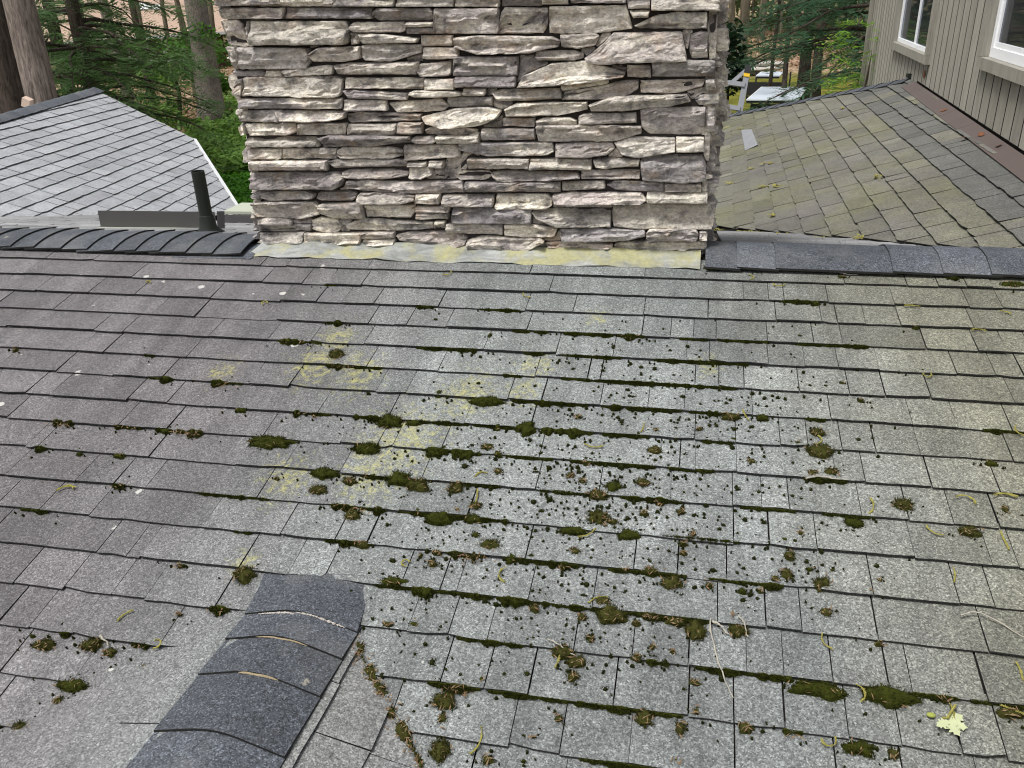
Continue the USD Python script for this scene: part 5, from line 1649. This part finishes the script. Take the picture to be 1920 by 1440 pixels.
# ------------------------------------------------------------------ yard and woods
def trunk_mesh(base, top, r0, r1, flare=1.5, n=14, k=18, seed=0):
    t = np.linspace(0, 1, k)
    pts = np.asarray(base) + (np.asarray(top) - base) * t[:, None]
    r = r0 + (r1 - r0) * t
    r = r * (1 + (flare - 1) * np.exp(-t * 22))
    q = np.random.default_rng(seed)
    pts[:, :2] += np.cumsum(q.normal(0, .012 * r0, (k, 2)), 0)
    m = tube(pts, r, n)
    v = np.array(m.vertices)
    nrm = v[:, :2] - np.repeat(np.vstack([pts[:, :2]]), n, 0).tolist() + [[0, 0]] * 2 if False else None
    d = meshkit.fbm(np.stack([v[:, 0] * 5, v[:, 1] * 5, v[:, 2] * 1.2], 1), 3, seed) - .5
    ctr = np.vstack([np.repeat(pts, n, 0), pts[:1], pts[-1:]])
    m.vertices = v + (v - ctr) * (d * .28)[:, None]
    return m


def frond_cards(P, D, Nn, L, r, twigs=17, w=.013):
    """flat conifer sprays: P base, D direction, Nn flat normal (n x 3), L lengths -> one card mesh"""
    n = len(P)
    t = np.tile(np.linspace(.08, .98, twigs), (n, 1))
    side = np.where(np.arange(twigs) % 2 == 0, 1, -1)[None]
    S_ = unit(np.cross(D, Nn))
    sag = -.10 * t ** 2 * L[:, None]
    c = P[:, None] + D[:, None] * (t * L[:, None])[..., None] + np.array([0, 0, 1.0]) * sag[..., None]
    tl = L[:, None] * .42 * (1 - t * .75) * r.uniform(.75, 1.2, (n, twigs))
    d = unit(D[:, None] * .75 + S_[:, None] * side[..., None] + r.normal(0, .12, (n, twigs, 3)))
    cc = c + d * tl[..., None] * .5
    w_ = unit(np.cross(d, Nn[:, None] + r.normal(0, .35, (n, twigs, 3))))
    a = cards(cc.reshape(-1, 3), d.reshape(-1, 3), w_.reshape(-1, 3), tl.ravel(), np.maximum(w, tl.ravel() * .13))
    return a


def hemlock(name, base, height, reach, zlow, nbr, r, label, mat, barkm, trunk_r, group=None, dens=1.0, dirs=None, lengths=None, top=None):
    t = thing(name, label, 'tree', group)
    topp = np.array(base) + [r.normal(0, .15), r.normal(0, .15), height] if top is None else np.asarray(top)
    tm = trunk_mesh(base, topp, trunk_r, trunk_r * .35, seed=int(r.integers(1e6)))
    obj(t, 'trunk', tm, M[barkm], smooth=True)
    wood, leaf = [], []
    for b in range(nbr):
        f = b / max(1, nbr - 1)
        z = zlow + (height - zlow) * f ** 1.25 * .98
        if z > 4.2 and r.random() < .6:
            continue
        az = r.uniform(0, 2 * math.pi) if dirs is None else r.uniform(*dirs)
        Lb = reach * (1 - .8 * z / height) * r.uniform(.65, 1.1) + .4
        k = 7
        tt = np.linspace(0, 1, k)
        dirv = np.array([math.cos(az), math.sin(az), 0])
        origin = np.array(base) + (topp - base) * z / height
        pts = origin + dirv * (tt * Lb)[:, None] + np.array([0, 0, 1.0]) * (.12 * Lb * tt - .34 * Lb * tt ** 2)[:, None] + np.cumsum(r.normal(0, .03, (k, 3)), 0)
        wood.append(tube(pts, np.linspace(.028, .005, k) * min(1.5, Lb / 2), 5, cap=False))
        nf = int(Lb * 9 * dens)
        pos = r.uniform(.12, 1, nf)
        P = np.stack([np.interp(pos, tt, pts[:, i]) for i in range(3)], 1)
        sd = np.where(r.random(nf) < .5, 1, -1)
        sidev = np.cross(dirv, [0, 0, 1.0])
        D = unit(dirv * r.uniform(.3, 1.0, (nf, 1)) + sidev * (sd * r.uniform(.2, 1.1, nf))[:, None] + np.array([0, 0, 1.0]) * r.normal(-.22, .16, (nf, 1)))
        Nn = unit(np.array([0, 0, 1.0]) + r.normal(0, .25, (nf, 3)))
        Nn = unit(Nn - D * (Nn * D).sum(1, keepdims=True))
        leaf.append(frond_cards(P, D, Nn, r.uniform(.3, .75, nf) * min(1.2, .5 + Lb / 4), r))
    obj(t, 'branches', cat_(wood), M[barkm], smooth=True, kind='stuff')
    obj(t, 'crown', cat_(leaf), M[mat], kind='stuff')
    return t


def leaf_cloud(c, rad, n, L, r, flat=.8, hollow=.4):
    d = unit(r.normal(0, 1, (n, 3)))
    rr = (hollow + (1 - hollow) * r.random(n)) ** .7
    P = np.asarray(c) + d * rr[:, None] * np.asarray(rad)
    a = unit(r.normal(0, 1, (n, 3)) * [1, 1, .5])
    w = unit(np.cross(a, unit(np.array([0, 0, 1.0]) + r.normal(0, flat, (n, 3)))))
    s = r.uniform(.6, 1.25, n) * L
    return cards(P, a, w, s, s * .62)


def on_ground(px, py):
    P = hit([(px, py)], (0, 0, 1), GROUND)[0]
    return P


tr = np.random.default_rng(404)


def tree_trunk(px, py, D, wpx, label, mat, name='tree', top=None, height=13, group=None, limbs=5, flare=1.5):
    P = at(px, py, D)
    base = np.array([P[0], P[1], GROUND - .1])
    dist = np.linalg.norm(P - EYE)
    r0 = wpx / FPX * dist / 2
    t = thing(name, label, 'tree', group)
    tp = np.array([P[0], P[1], GROUND + height]) + np.append(tr.normal(0, .25, 2), 0)
    if top is not None:
        Q = at(*top, D)
        k = (height) / (Q[2] - base[2])
        tp = base + (Q - base) * k
    obj(t, 'trunk', trunk_mesh(base, tp, r0 * 1.05, r0 * .45, flare, seed=int(tr.integers(1e6)), k=26), M[mat], smooth=True)
    lf = []
    for _ in range(limbs):
        z = tr.uniform(.5, .95)
        o = base + (tp - base) * z
        az = tr.uniform(0, 6.28)
        e = o + np.array([math.cos(az), math.sin(az), .5]) * tr.uniform(1, 2.4)
        lf.append(frond_cards(o + (e - o) * tr.uniform(.3, 1, (30, 1)), unit(tr.normal(0, 1, (30, 3)) * [1, 1, .3]), np.tile([0, 0, 1.0], (30, 1)), tr.uniform(.5, 1.0, 30), tr))
        obj(t, 'limb', tube([o, (o + e) / 2 + [0, 0, .1], e], [.07, .05, .02], 5), M[mat], smooth=True)
    if lf:
        obj(t, 'crown', cat_(lf), M['hemlock'])
    return t


tree_trunk(75, 190, 13, 50, 'tall grey brown tree trunk rising just behind the left roof wing', 'bark', top=(37, 0), flare=1.1)
tree_trunk(28, 200, 14.6, 58, 'dark furrowed tree trunk at the far left, behind the grey brown one', 'bark_dark', top=(-25, 0), flare=1.1)
b = on_ground(400, 236)
tree_trunk(400, 236, math.hypot(b[0] - EYE[0], b[1] - EYE[1]), 40, 'grey tree trunk standing in the groundcover left of the chimney', 'bark_grey', top=(367, 0), flare=1.35)
tree_trunk(262, 70, 36, 11, 'slim trunk in front of the tan neighbouring roof', 'bark_dark', top=(245, 0), limbs=3)
tree_trunk(222, 90, 30, 17, 'leaning slender trunk among the hemlock boughs on the left', 'bark', top=(192, 0), limbs=4)
tree_trunk(345, 55, 38, 7, 'thin sunlit stem beside the grey trunk on the left', 'woodline', top=(330, 0), limbs=2)
for (px, py, D, w, lab) in ((1392, 95, 33, 13, 'straight brown trunk seen just right of the chimney'), (1476, 118, 26, 8, 'dark trunk behind the hemlock boughs on the right, beyond the tables'), (1446, 120, 27, 6, 'thin leaning stem by the stacked rocks'), (1540, 60, 30, 15, 'dark trunk hidden among the right hemlock boughs'), (1365, 90, 38, 7, 'slim pale stem close to the chimney edge')):
    tree_trunk(px, py, D, w, lab, 'woodline' if 'pale' in lab or 'brown' in lab else 'bark_dark', limbs=2)

hr = np.random.default_rng(11)
def gp(px, py, D):
    P = at(px, py, D)
    return np.array([P[0], P[1], GROUND])
hemlock('hemlock_tree', gp(150, 100, 17.5), 9, 3.0, 1.7, 85, hr, 'dense dark green hemlock between the trunks on the left', 'hemlock', 'bark_dark', .14, dens=1.25)
hemlock('hemlock_tree', gp(165, 100, 22), 9, 2.3, 2.1, 60, hr, 'feathery hemlock right of the dense one on the left', 'hemlock', 'bark_dark', .13)
hemlock('hemlock_tree', gp(-30, 120, 18), 9, 3.6, .6, 60, hr, 'hemlock behind the dark trunk at the far left edge', 'hemlock', 'bark_dark', .14)
hemlock('hemlock_tree', gp(100, 60, 26), 11, 3.8, 2.0, 60, hr, 'taller hemlock farther back on the left', 'hemlock', 'bark_dark', .18)
hemlock('hemlock_tree', gp(1650, 90, 17.5), 10, 2.9, 2.1, 80, hr, 'large hemlock with drooping blue green boughs left of the sided wall', 'hemlock_right', 'bark_dark', .16, dens=1.3)
hemlock('hemlock_tree', gp(1520, 40, 27), 11, 3.6, 2.9, 50, hr, 'hemlock farther back above the table tennis table', 'hemlock_right', 'bark_dark', .17)
hemlock('hemlock_tree', gp(1690, 60, 22), 11, 3.6, 1.4, 60, hr, 'hemlock mostly hidden behind the far corner of the sided wall', 'hemlock_right', 'bark_dark', .17)
hemlock('hemlock_tree', gp(900, 60, 30), 13, 4.5, .8, 60, hr, 'hemlock standing in the yard hidden behind the chimney, left one', 'hemlock', 'bark_dark', .2)
hemlock('hemlock_tree', gp(1150, 60, 34), 13, 4.5, .8, 60, hr, 'hemlock standing in the yard hidden behind the chimney, right one', 'hemlock', 'bark_dark', .2)
# bright new growth shrub by the wall corner
P = gp(1618, 140, 12.6)
t = thing('shrub', 'bright yellow green conifer shrub at the far corner of the sided wall', 'shrub')
obj(t, 'stem', tube([P, P + [0, 0, 1.6], P + [.1, 0, 2.9]], [.03, .022, .008], 6), M['bark_dark'], smooth=True)
n = 240
z = hr.uniform(.5, 3.0, n)
az = hr.uniform(0, 6.28, n)
rad = .75 * (1 - z / 4.2)
pos = P + np.stack([np.cos(az) * rad * hr.uniform(.3, 1, n), np.sin(az) * rad * hr.uniform(.3, 1, n), z], 1)
D = unit(np.stack([np.cos(az), np.sin(az), hr.normal(-.1, .25, n)], 1))
obj(t, 'foliage', frond_cards(pos, D, unit(np.array([0, 0, 1.0]) + hr.normal(0, .3, (n, 3))), hr.uniform(.25, .5, n), hr, 13, .02), M['bright'])
# sapling on the left
P = on_ground(338, 232)
sd = math.hypot(P[0] - EYE[0], P[1] - EYE[1])
t = thing('sapling', 'young broadleaf sapling with fresh green leaves in front of the grey trunk', 'tree')
Q = at(322, 120, sd); Q2 = at(352, 60, sd)
obj(t, 'stem', tube([P, P * .5 + Q * .5 + [.12, 0, 0], Q, Q2], [.07, .06, .045, .015], 7), M['bark_dark'], smooth=True)
lc = []
for (px, py, rx, rz, n) in ((330, 90, .75, .4, 340), (372, 75, .7, .5, 340), (410, 100, .55, .5, 240), (350, 135, .65, .35, 260), (405, 150, .6, .35, 240), (300, 140, .45, .25, 120), (425, 165, .35, .3, 110), (385, 60, .5, .3, 150)):
    lc.append(leaf_cloud(at(px, py, sd - .5 + hr.normal(0, .5)), (rx, rx, rz), n, .15, hr, .6, .1))
obj(t, 'crown', cat_(lc), M['fresh'])
# rhododendron by the chimney on the right
for (px, py, D, lab) in ((1362, 80, 15.5, 'dark glossy evergreen bush against the right edge of the chimney, upper one'), (1368, 135, 16.5, 'dark glossy evergreen bush against the right edge of the chimney, lower one')):
    c = at(px, py, D)
    t = thing('evergreen_bush', lab, 'bush')
    obj(t, 'stem', tube([[c[0], c[1], GROUND], c], [.04, .02], 6), M['bark_dark'], smooth=True)
    obj(t, 'foliage', leaf_cloud(c, (.33, .4, .42), 420, .13, hr, .6, .1), M['dark_leaf'])
# undergrowth at the foot of the left trees
def cover(pxs, n, L, r, h, jitter=1.0):
    P = []
    poly = Polygon(pxs)
    x0, y0, x1, y1 = poly.bounds
    while len(P) < n:
        x, y = r.uniform(x0, x1), r.uniform(y0, y1)
        if poly.contains(shapely.geometry.Point(x, y)):
            P.append((x, y))
    P = hit(P, (0, 0, 1), GROUND)
    P[:, 2] += r.uniform(0, 1, n) ** 1.5 * h + .02
    a = unit(r.normal(0, 1, (n, 3)) * [1, 1, .45])
    w = unit(np.cross(a, unit(np.array([0, 0, 1.0]) + r.normal(0, .45, (n, 3)))))
    s = r.uniform(.6, 1.3, n) * L
    return cards(P, a, w, s, s * .65)


obj('/World', 'ground_cover', cover([(345, 245), (480, 235), (480, 330), (420, 335), (380, 290)], 4200, .17, hr, .35), M['undergrowth'], label='low leafy groundcover between the lawn and the grey trunk', cat='ground cover', kind='stuff')
obj('/World', 'undergrowth', cat_([cover([(200, 190), (330, 200), (350, 250), (250, 240)], 900, .2, hr, .5), cover([(260, 140), (330, 140), (330, 165), (260, 165)], 500, .3, hr, .6), cover([(395, 160), (460, 160), (460, 245), (420, 245)], 900, .22, hr, .5)]), M['undergrowth'], label='patchy green undergrowth on the leaf litter at the left', cat='undergrowth', kind='stuff')
obj('/World', 'leaf_litter', cat_([cover([(190, 110), (470, 110), (470, 245), (190, 245)], 5200, .20, hr, .05), cover([(1345, 60), (1620, 60), (1620, 128), (1345, 128)], 4200, .30, hr, .08)]), M['litter'], label='tan fallen leaves covering the forest floor', cat='leaf litter', kind='stuff')
# mound of pale leaves and stalks
P = on_ground(1425, 118)
mm = trimesh.creation.icosphere(3, 1.0)
v = mm.vertices * [1.7, 1.2, .85]
v *= (1 + .3 * (meshkit.fbm(v * 2, 3, 2) - .5))[:, None]
mm.vertices = v + [P[0], P[1] + 1.2, GROUND]
t = thing('leaf_mound', 'mound of tan leaves and stalks behind the stacked rocks on the right', 'leaf pile')
obj(t, 'mound', mm, M['ground'], smooth=True)
i = hr.integers(0, len(v), 900)
d = unit(hr.normal(0, 1, (900, 3)))
obj(t, 'leaves', cards(mm.vertices[i] + hr.normal(0, .06, (900, 3)), d, unit(np.cross(d, hr.normal(0, 1, (900, 3)))), hr.uniform(.12, .35, 900), .06), M['litter'])
# lawn
lp = hit([(300, 300), (520, 300), (560, 420), (380, 420)], (0, 0, 1), GROUND)
lawn_poly = [(405, 330), (480, 318), (500, 420), (420, 420)]
lq = hit(lawn_poly, (0, 0, 1), GROUND + .004)
lawn = trimesh.Trimesh(np.vstack([lq, lq + (0, 0, .03)]), [[4, 5, 6], [4, 6, 7], [0, 2, 1], [0, 3, 2], [0, 1, 5], [0, 5, 4], [1, 2, 6], [1, 6, 5], [2, 3, 7], [2, 7, 6], [3, 0, 4], [3, 4, 7]], process=False)
obj('/World', 'lawn', lawn, M['grass'], label='patch of bright green lawn beyond the left roof wing', cat='lawn', kind='structure')
g1 = cover(lawn_poly, 5200, .10, hr, .10)
obj('/World', 'lawn_grass', g1, M['grass'], label='short bright green grass blades on the lawn', cat='grass', kind='stuff')

# far woods, one mass
wl = []
for k in range(800):
    px = hr.uniform(-250, 1000) if k % 2 else hr.uniform(1000, 1760)
    D = hr.uniform(62, 100)
    P = at(px, 0, D)
    z = hr.uniform(GROUND, 12)
    wl.append(leaf_cloud((P[0], P[1], z), (2.4, 2.4, 1.9), 42, .8, hr, .8, .1))
obj('/World', 'far_woods', cat_(wl), M['woods'], label='hazy mixed woods closing the background', cat='woods', kind='stuff')
stems = []
for k in range(90):
    px = hr.uniform(-100, 470) if k % 4 == 1 else hr.uniform(1000, 1700) if k % 4 else hr.uniform(500, 1000)
    D = hr.uniform(42, 75)
    P = at(px, 0, D)
    r_ = hr.uniform(.08, .2)
    stems.append(tube([[P[0], P[1], GROUND - .2], [P[0] + hr.normal(0, .3), P[1], 4.0], [P[0] + hr.normal(0, .6), P[1], 11.0]], [r_, r_ * .8, r_ * .4], 6))
obj('/World', 'far_trunks', cat_(stems), M['woodline'], smooth=True, label='thin far trunks standing in the background woods', cat='woods', kind='stuff')

# ------------------------------------------------------------------ neighbouring house
nb = thing('neighbour_house', 'neighbouring house with tan shingle roof and white gutter seen between the left trees', 'house')
gA, gB = at(120, 64, 52), at(420, 60, 56)
gA[2] = gB[2] = (gA[2] + gB[2]) / 2
nd = unit(gB - gA); nback = unit(np.cross(nd, [0, 0, 1.0])); nback = nback if nback[1] > 0 else -nback
NP = Plane(gA, nd, unit(-nback - np.array([0, 0, .42])))
NL = np.linalg.norm(gB - gA)
g = Graph(); p = g.pos()
vv = g.add('brick_texture', 'color', vector=g.scaled(p, (1.0, 1.0, 3.0)), scale=1.2, color1=(0.46, 0.33, 0.245), color2=(0.36, 0.255, 0.19), mortar=(0.25, 0.18, 0.14), mortar_size=.02)
M['roof_tan'] = g.finish('tan_roof', bsdf(g, g.mix(.55, g.mix(g.noise(3.0, 4.0, .6, p), (0.40, 0.28, 0.21), (0.54, 0.40, 0.31)), vv), .85, .3))
nroof = obj(nb, 'roof', slab(sbox(-3, -6, NL + 3, .4), NP, lambda u, s: .02 + 0 * u, .15), M['roof_tan'])
obj(nb, 'skylight', slab(Polygon(NP.px([(247, 21), (262, 9), (306, 12), (300, 19)])), NP, lambda u, s: .10 + 0 * u, .08), M['drip'])
obj(nb, 'gutter', obox(gA - nd * 3 + NP.S * .45 - [0, 0, .12], gB + nd * 3 + NP.S * .45 - [0, 0, .12], (0, 0, 1), .16, .16), M['white_paint'])
wA, wB = gA + nback * .3, gB + nback * .3
wA[2] = wB[2] = GROUND - .1
obj(nb, 'wall', obox(wA, wB, (0, 0, 1), .2, gA[2] - GROUND + .05), M['dark_red_wall'])
zf = gA[2]
for (xa, xb) in ((272, 303), (308, 340), (236, 268)):
    PA = hit([(xa, 75), (xb, 75), (xa, 117)], nback, wA @ nback - .12)
    za, zb2 = PA[0][2], PA[2][2]
    wn = holder(nb, 'window')
    A, B = PA[0].copy(), PA[1].copy()
    A[2] = B[2] = zb2
    hgt = za - zb2
    obj(wn, 'frame', cat_([obox(A, B, (0, 0, 1), .06, .16), obox(A + [0, 0, hgt], B + [0, 0, hgt], (0, 0, 1), .06, .14), obox(A, A + [0, 0, hgt], -nback, .12, .05), obox(B, B + [0, 0, hgt], -nback, .12, .05)]), M['white_paint'])
    obj(wn, 'pane', obox(A + nback * .05, B + nback * .05, (0, 0, 1), .02, hgt), M['pane'])

# ------------------------------------------------------------------ table tennis tables, ladder, stones
def tt_table(c, yaw, label, text=None, wide=1.525, length=2.74):
    t = thing('table_tennis_table', label, 'table')
    R = trimesh.transformations.rotation_matrix(yaw, [0, 0, 1])
    def put(nm, m, mat, **k):
        m.apply_transform(R); m.apply_translation(c); obj(t, nm, m, M[mat], **k)
    h = .76
    for s_ in (-1, 1):
        put('half_top', bx((0, s_ * length / 4, h - .012), (wide, length / 2 - .006, .024)), 'table_top')
    put('centre_line', bx((0, 0, h + .003), (.02, length, .004)), 'white_paint')
    for s_ in (-1, 1):
        put('edge_line', bx((s_ * (wide / 2 - .012), 0, h + .003), (.024, length - .06, .004)), 'white_paint')
        put('end_line', bx((0, s_ * (length / 2 - .012), h + .0035), (wide, .024, .004)), 'white_paint')
    put('apron', bx((0, -length / 2 + .03, h - .055), (wide - .02, .03, .06)), 'black_plastic')
    for sx in (-1, 1):
        for sy in (-1, 1):
            put('leg', bx((sx * .55, sy * 1.0, (h - .03) / 2), (.05, .05, h - .03)), 'black_plastic')
    put('cross_bar', bx((0, -1.0, .14), (1.1, .04, .04)), 'black_plastic')
    put('under_panel', bx((0, -1.03, .40), (1.04, .03, .40)), 'black_plastic')
    if text:
        m = meshkit.text_mesh(text, .085, .004)
        b = m.bounds
        m.apply_translation([-(b[0][0] + b[1][0]) / 2, -(b[0][1] + b[1][1]) / 2, 0])
        m.apply_transform(np.array([[1, 0, 0, .08], [0, 0, -1, -1.047], [0, 1, 0, .44], [0, 0, 0, 1]], float))
        put('lettering', m, 'letter')


Tc = (hit([(1399, 187), (1496, 188)], (0, 0, 1), GROUND + .76)).mean(0)
tl = hit([(1399, 187)], (0, 0, 1), GROUND + .76)[0]; tr_ = hit([(1496, 188)], (0, 0, 1), GROUND + .76)[0]
yaw = math.atan2(*(tr_ - tl)[[1, 0]])
wd_ = np.linalg.norm(tr_ - tl)
fw = np.array([-math.sin(yaw), math.cos(yaw), 0])
tfar = hit([(1450, 163)], (0, 0, 1), GROUND + .76)[0]
ln = (tfar - Tc) @ fw
tt_table(np.array([*(Tc + fw * ln / 2)[:2], GROUND]), yaw, 'grey topped table tennis table on the mossy yard, the larger nearer one', 'Pacifica', wd_, ln)
T2 = hit([(1417, 142), (1462, 142)], (0, 0, 1), GROUND + .76)
t2f = hit([(1445, 134.5)], (0, 0, 1), GROUND + .76)[0]
l2 = (t2f - T2.mean(0)) @ fw
tt_table(np.array([*(T2.mean(0) + fw * l2 / 2)[:2], GROUND]), yaw, 'farther small grey topped table half hidden by hemlock boughs', None, np.linalg.norm(T2[1] - T2[0]), l2)

lad = thing('ladder', 'aluminium ladder with black and yellow tip leaning beside the chimney', 'ladder')
Dl = 12.6
tipP, rail_lo = at(1403, 124, Dl), at(1384, 222, Dl - .25)
dv = unit(rail_lo - tipP)
foot = tipP + dv * ((GROUND - tipP[2]) / dv[2])
left = unit(np.cross(dv, [0, 1.0, 0])); left = left if left[0] < 0 else -left
wL = .42
fwd = np.cross(left, dv)
obj(lad, 'rail', obox(tipP + dv * .15, foot, fwd, .075, .03), M['aluminium'])
obj(lad, 'rail', obox(tipP + left * wL + dv * .15, foot + left * wL, fwd, .075, .03), M['aluminium'])
for s_ in (0, 1):
    o = tipP + left * wL * s_
    obj(lad, 'rail_tip', obox(o, o + dv * .10, fwd, .085, .045), M['black_plastic'])
    obj(lad, 'yellow_band', obox(o + dv * .101, o + dv * .149, fwd, .08, .04), M['yellow'])
r1, r2 = at(1397, 160, Dl - .1), at(1390, 205, Dl - .2)
k1, k2 = (r1 - tipP) @ dv, (r2 - tipP) @ dv
kk = k1
while tipP[2] + dv[2] * kk > GROUND + .2:
    o = tipP + dv * kk
    obj(lad, 'rung', obox(o + left * (-.0), o + left * wL, fwd, .06, .05), M['aluminium'])
    kk += (k2 - k1)
o = tipP + dv * (k1 - .02)
obj(lad, 'gusset', obox(o - dv * .20, o + left * .17, fwd, .05, .03), M['aluminium'])

# stacked rocks and a pale branch on the ground
sr = np.random.default_rng(64)
P0 = on_ground(1375, 150); P1 = on_ground(1470, 146)
ROCKS = []
for k in range(16):
    f = sr.random()
    lay = sr.integers(0, 3)
    c = P0 + (P1 - P0) * f + [0, 1.5 + sr.normal(0, .2), .10 + .17 * lay]
    m = trimesh.creation.icosphere(2, 1.0)
    v = m.vertices * [sr.uniform(.3, .55), sr.uniform(.2, .3), sr.uniform(.08, .12)]
    v *= (1 + .35 * (meshkit.fbm(m.vertices * 1.7 + k, 3, k) - .5))[:, None]
    m.vertices = v
    m.apply_transform(trimesh.transformations.rotation_matrix(sr.normal(0, .3), [0, 0, 1]))
    m.apply_translation(c)
    q = (c - EYE) @ AX
    ROCKS.append((q[0] / q[2], obj('/World', 'rock', m, M['rock'], smooth=50, cat='rock', group='rocks of the low dry stone wall')))
for i, (x, q) in enumerate(sorted(ROCKS)):
    stage.GetPrimAtPath(q).SetCustomDataByKey('label', f'flat pale rock, {NTH[i + 1]} from left in the low dry wall behind the table')
A, B = at(1364, 120, 24), at(1372, 150, 23)
obj('/World', 'fallen_branch', tube([A, (A + B) / 2 + [.05, 0, .03], B], [.03, .045, .05], 7), M['birch'], smooth=True, label='white bare branch leaning in the yard beside the chimney', cat='branch')
P = hit([(50, 187)], (0, 1, 0), at(50, 187, 11.5)[1])[0]
obj('/World', 'wood_block', bx(P + np.array([0, 0, -.03]), (.09, .08, .10), trimesh.transformations.rotation_matrix(.5, [.2, 1, .3])), M['tan_card'], label='tan cut wood block showing above the ridge cap of the left wing', cat='wood block')
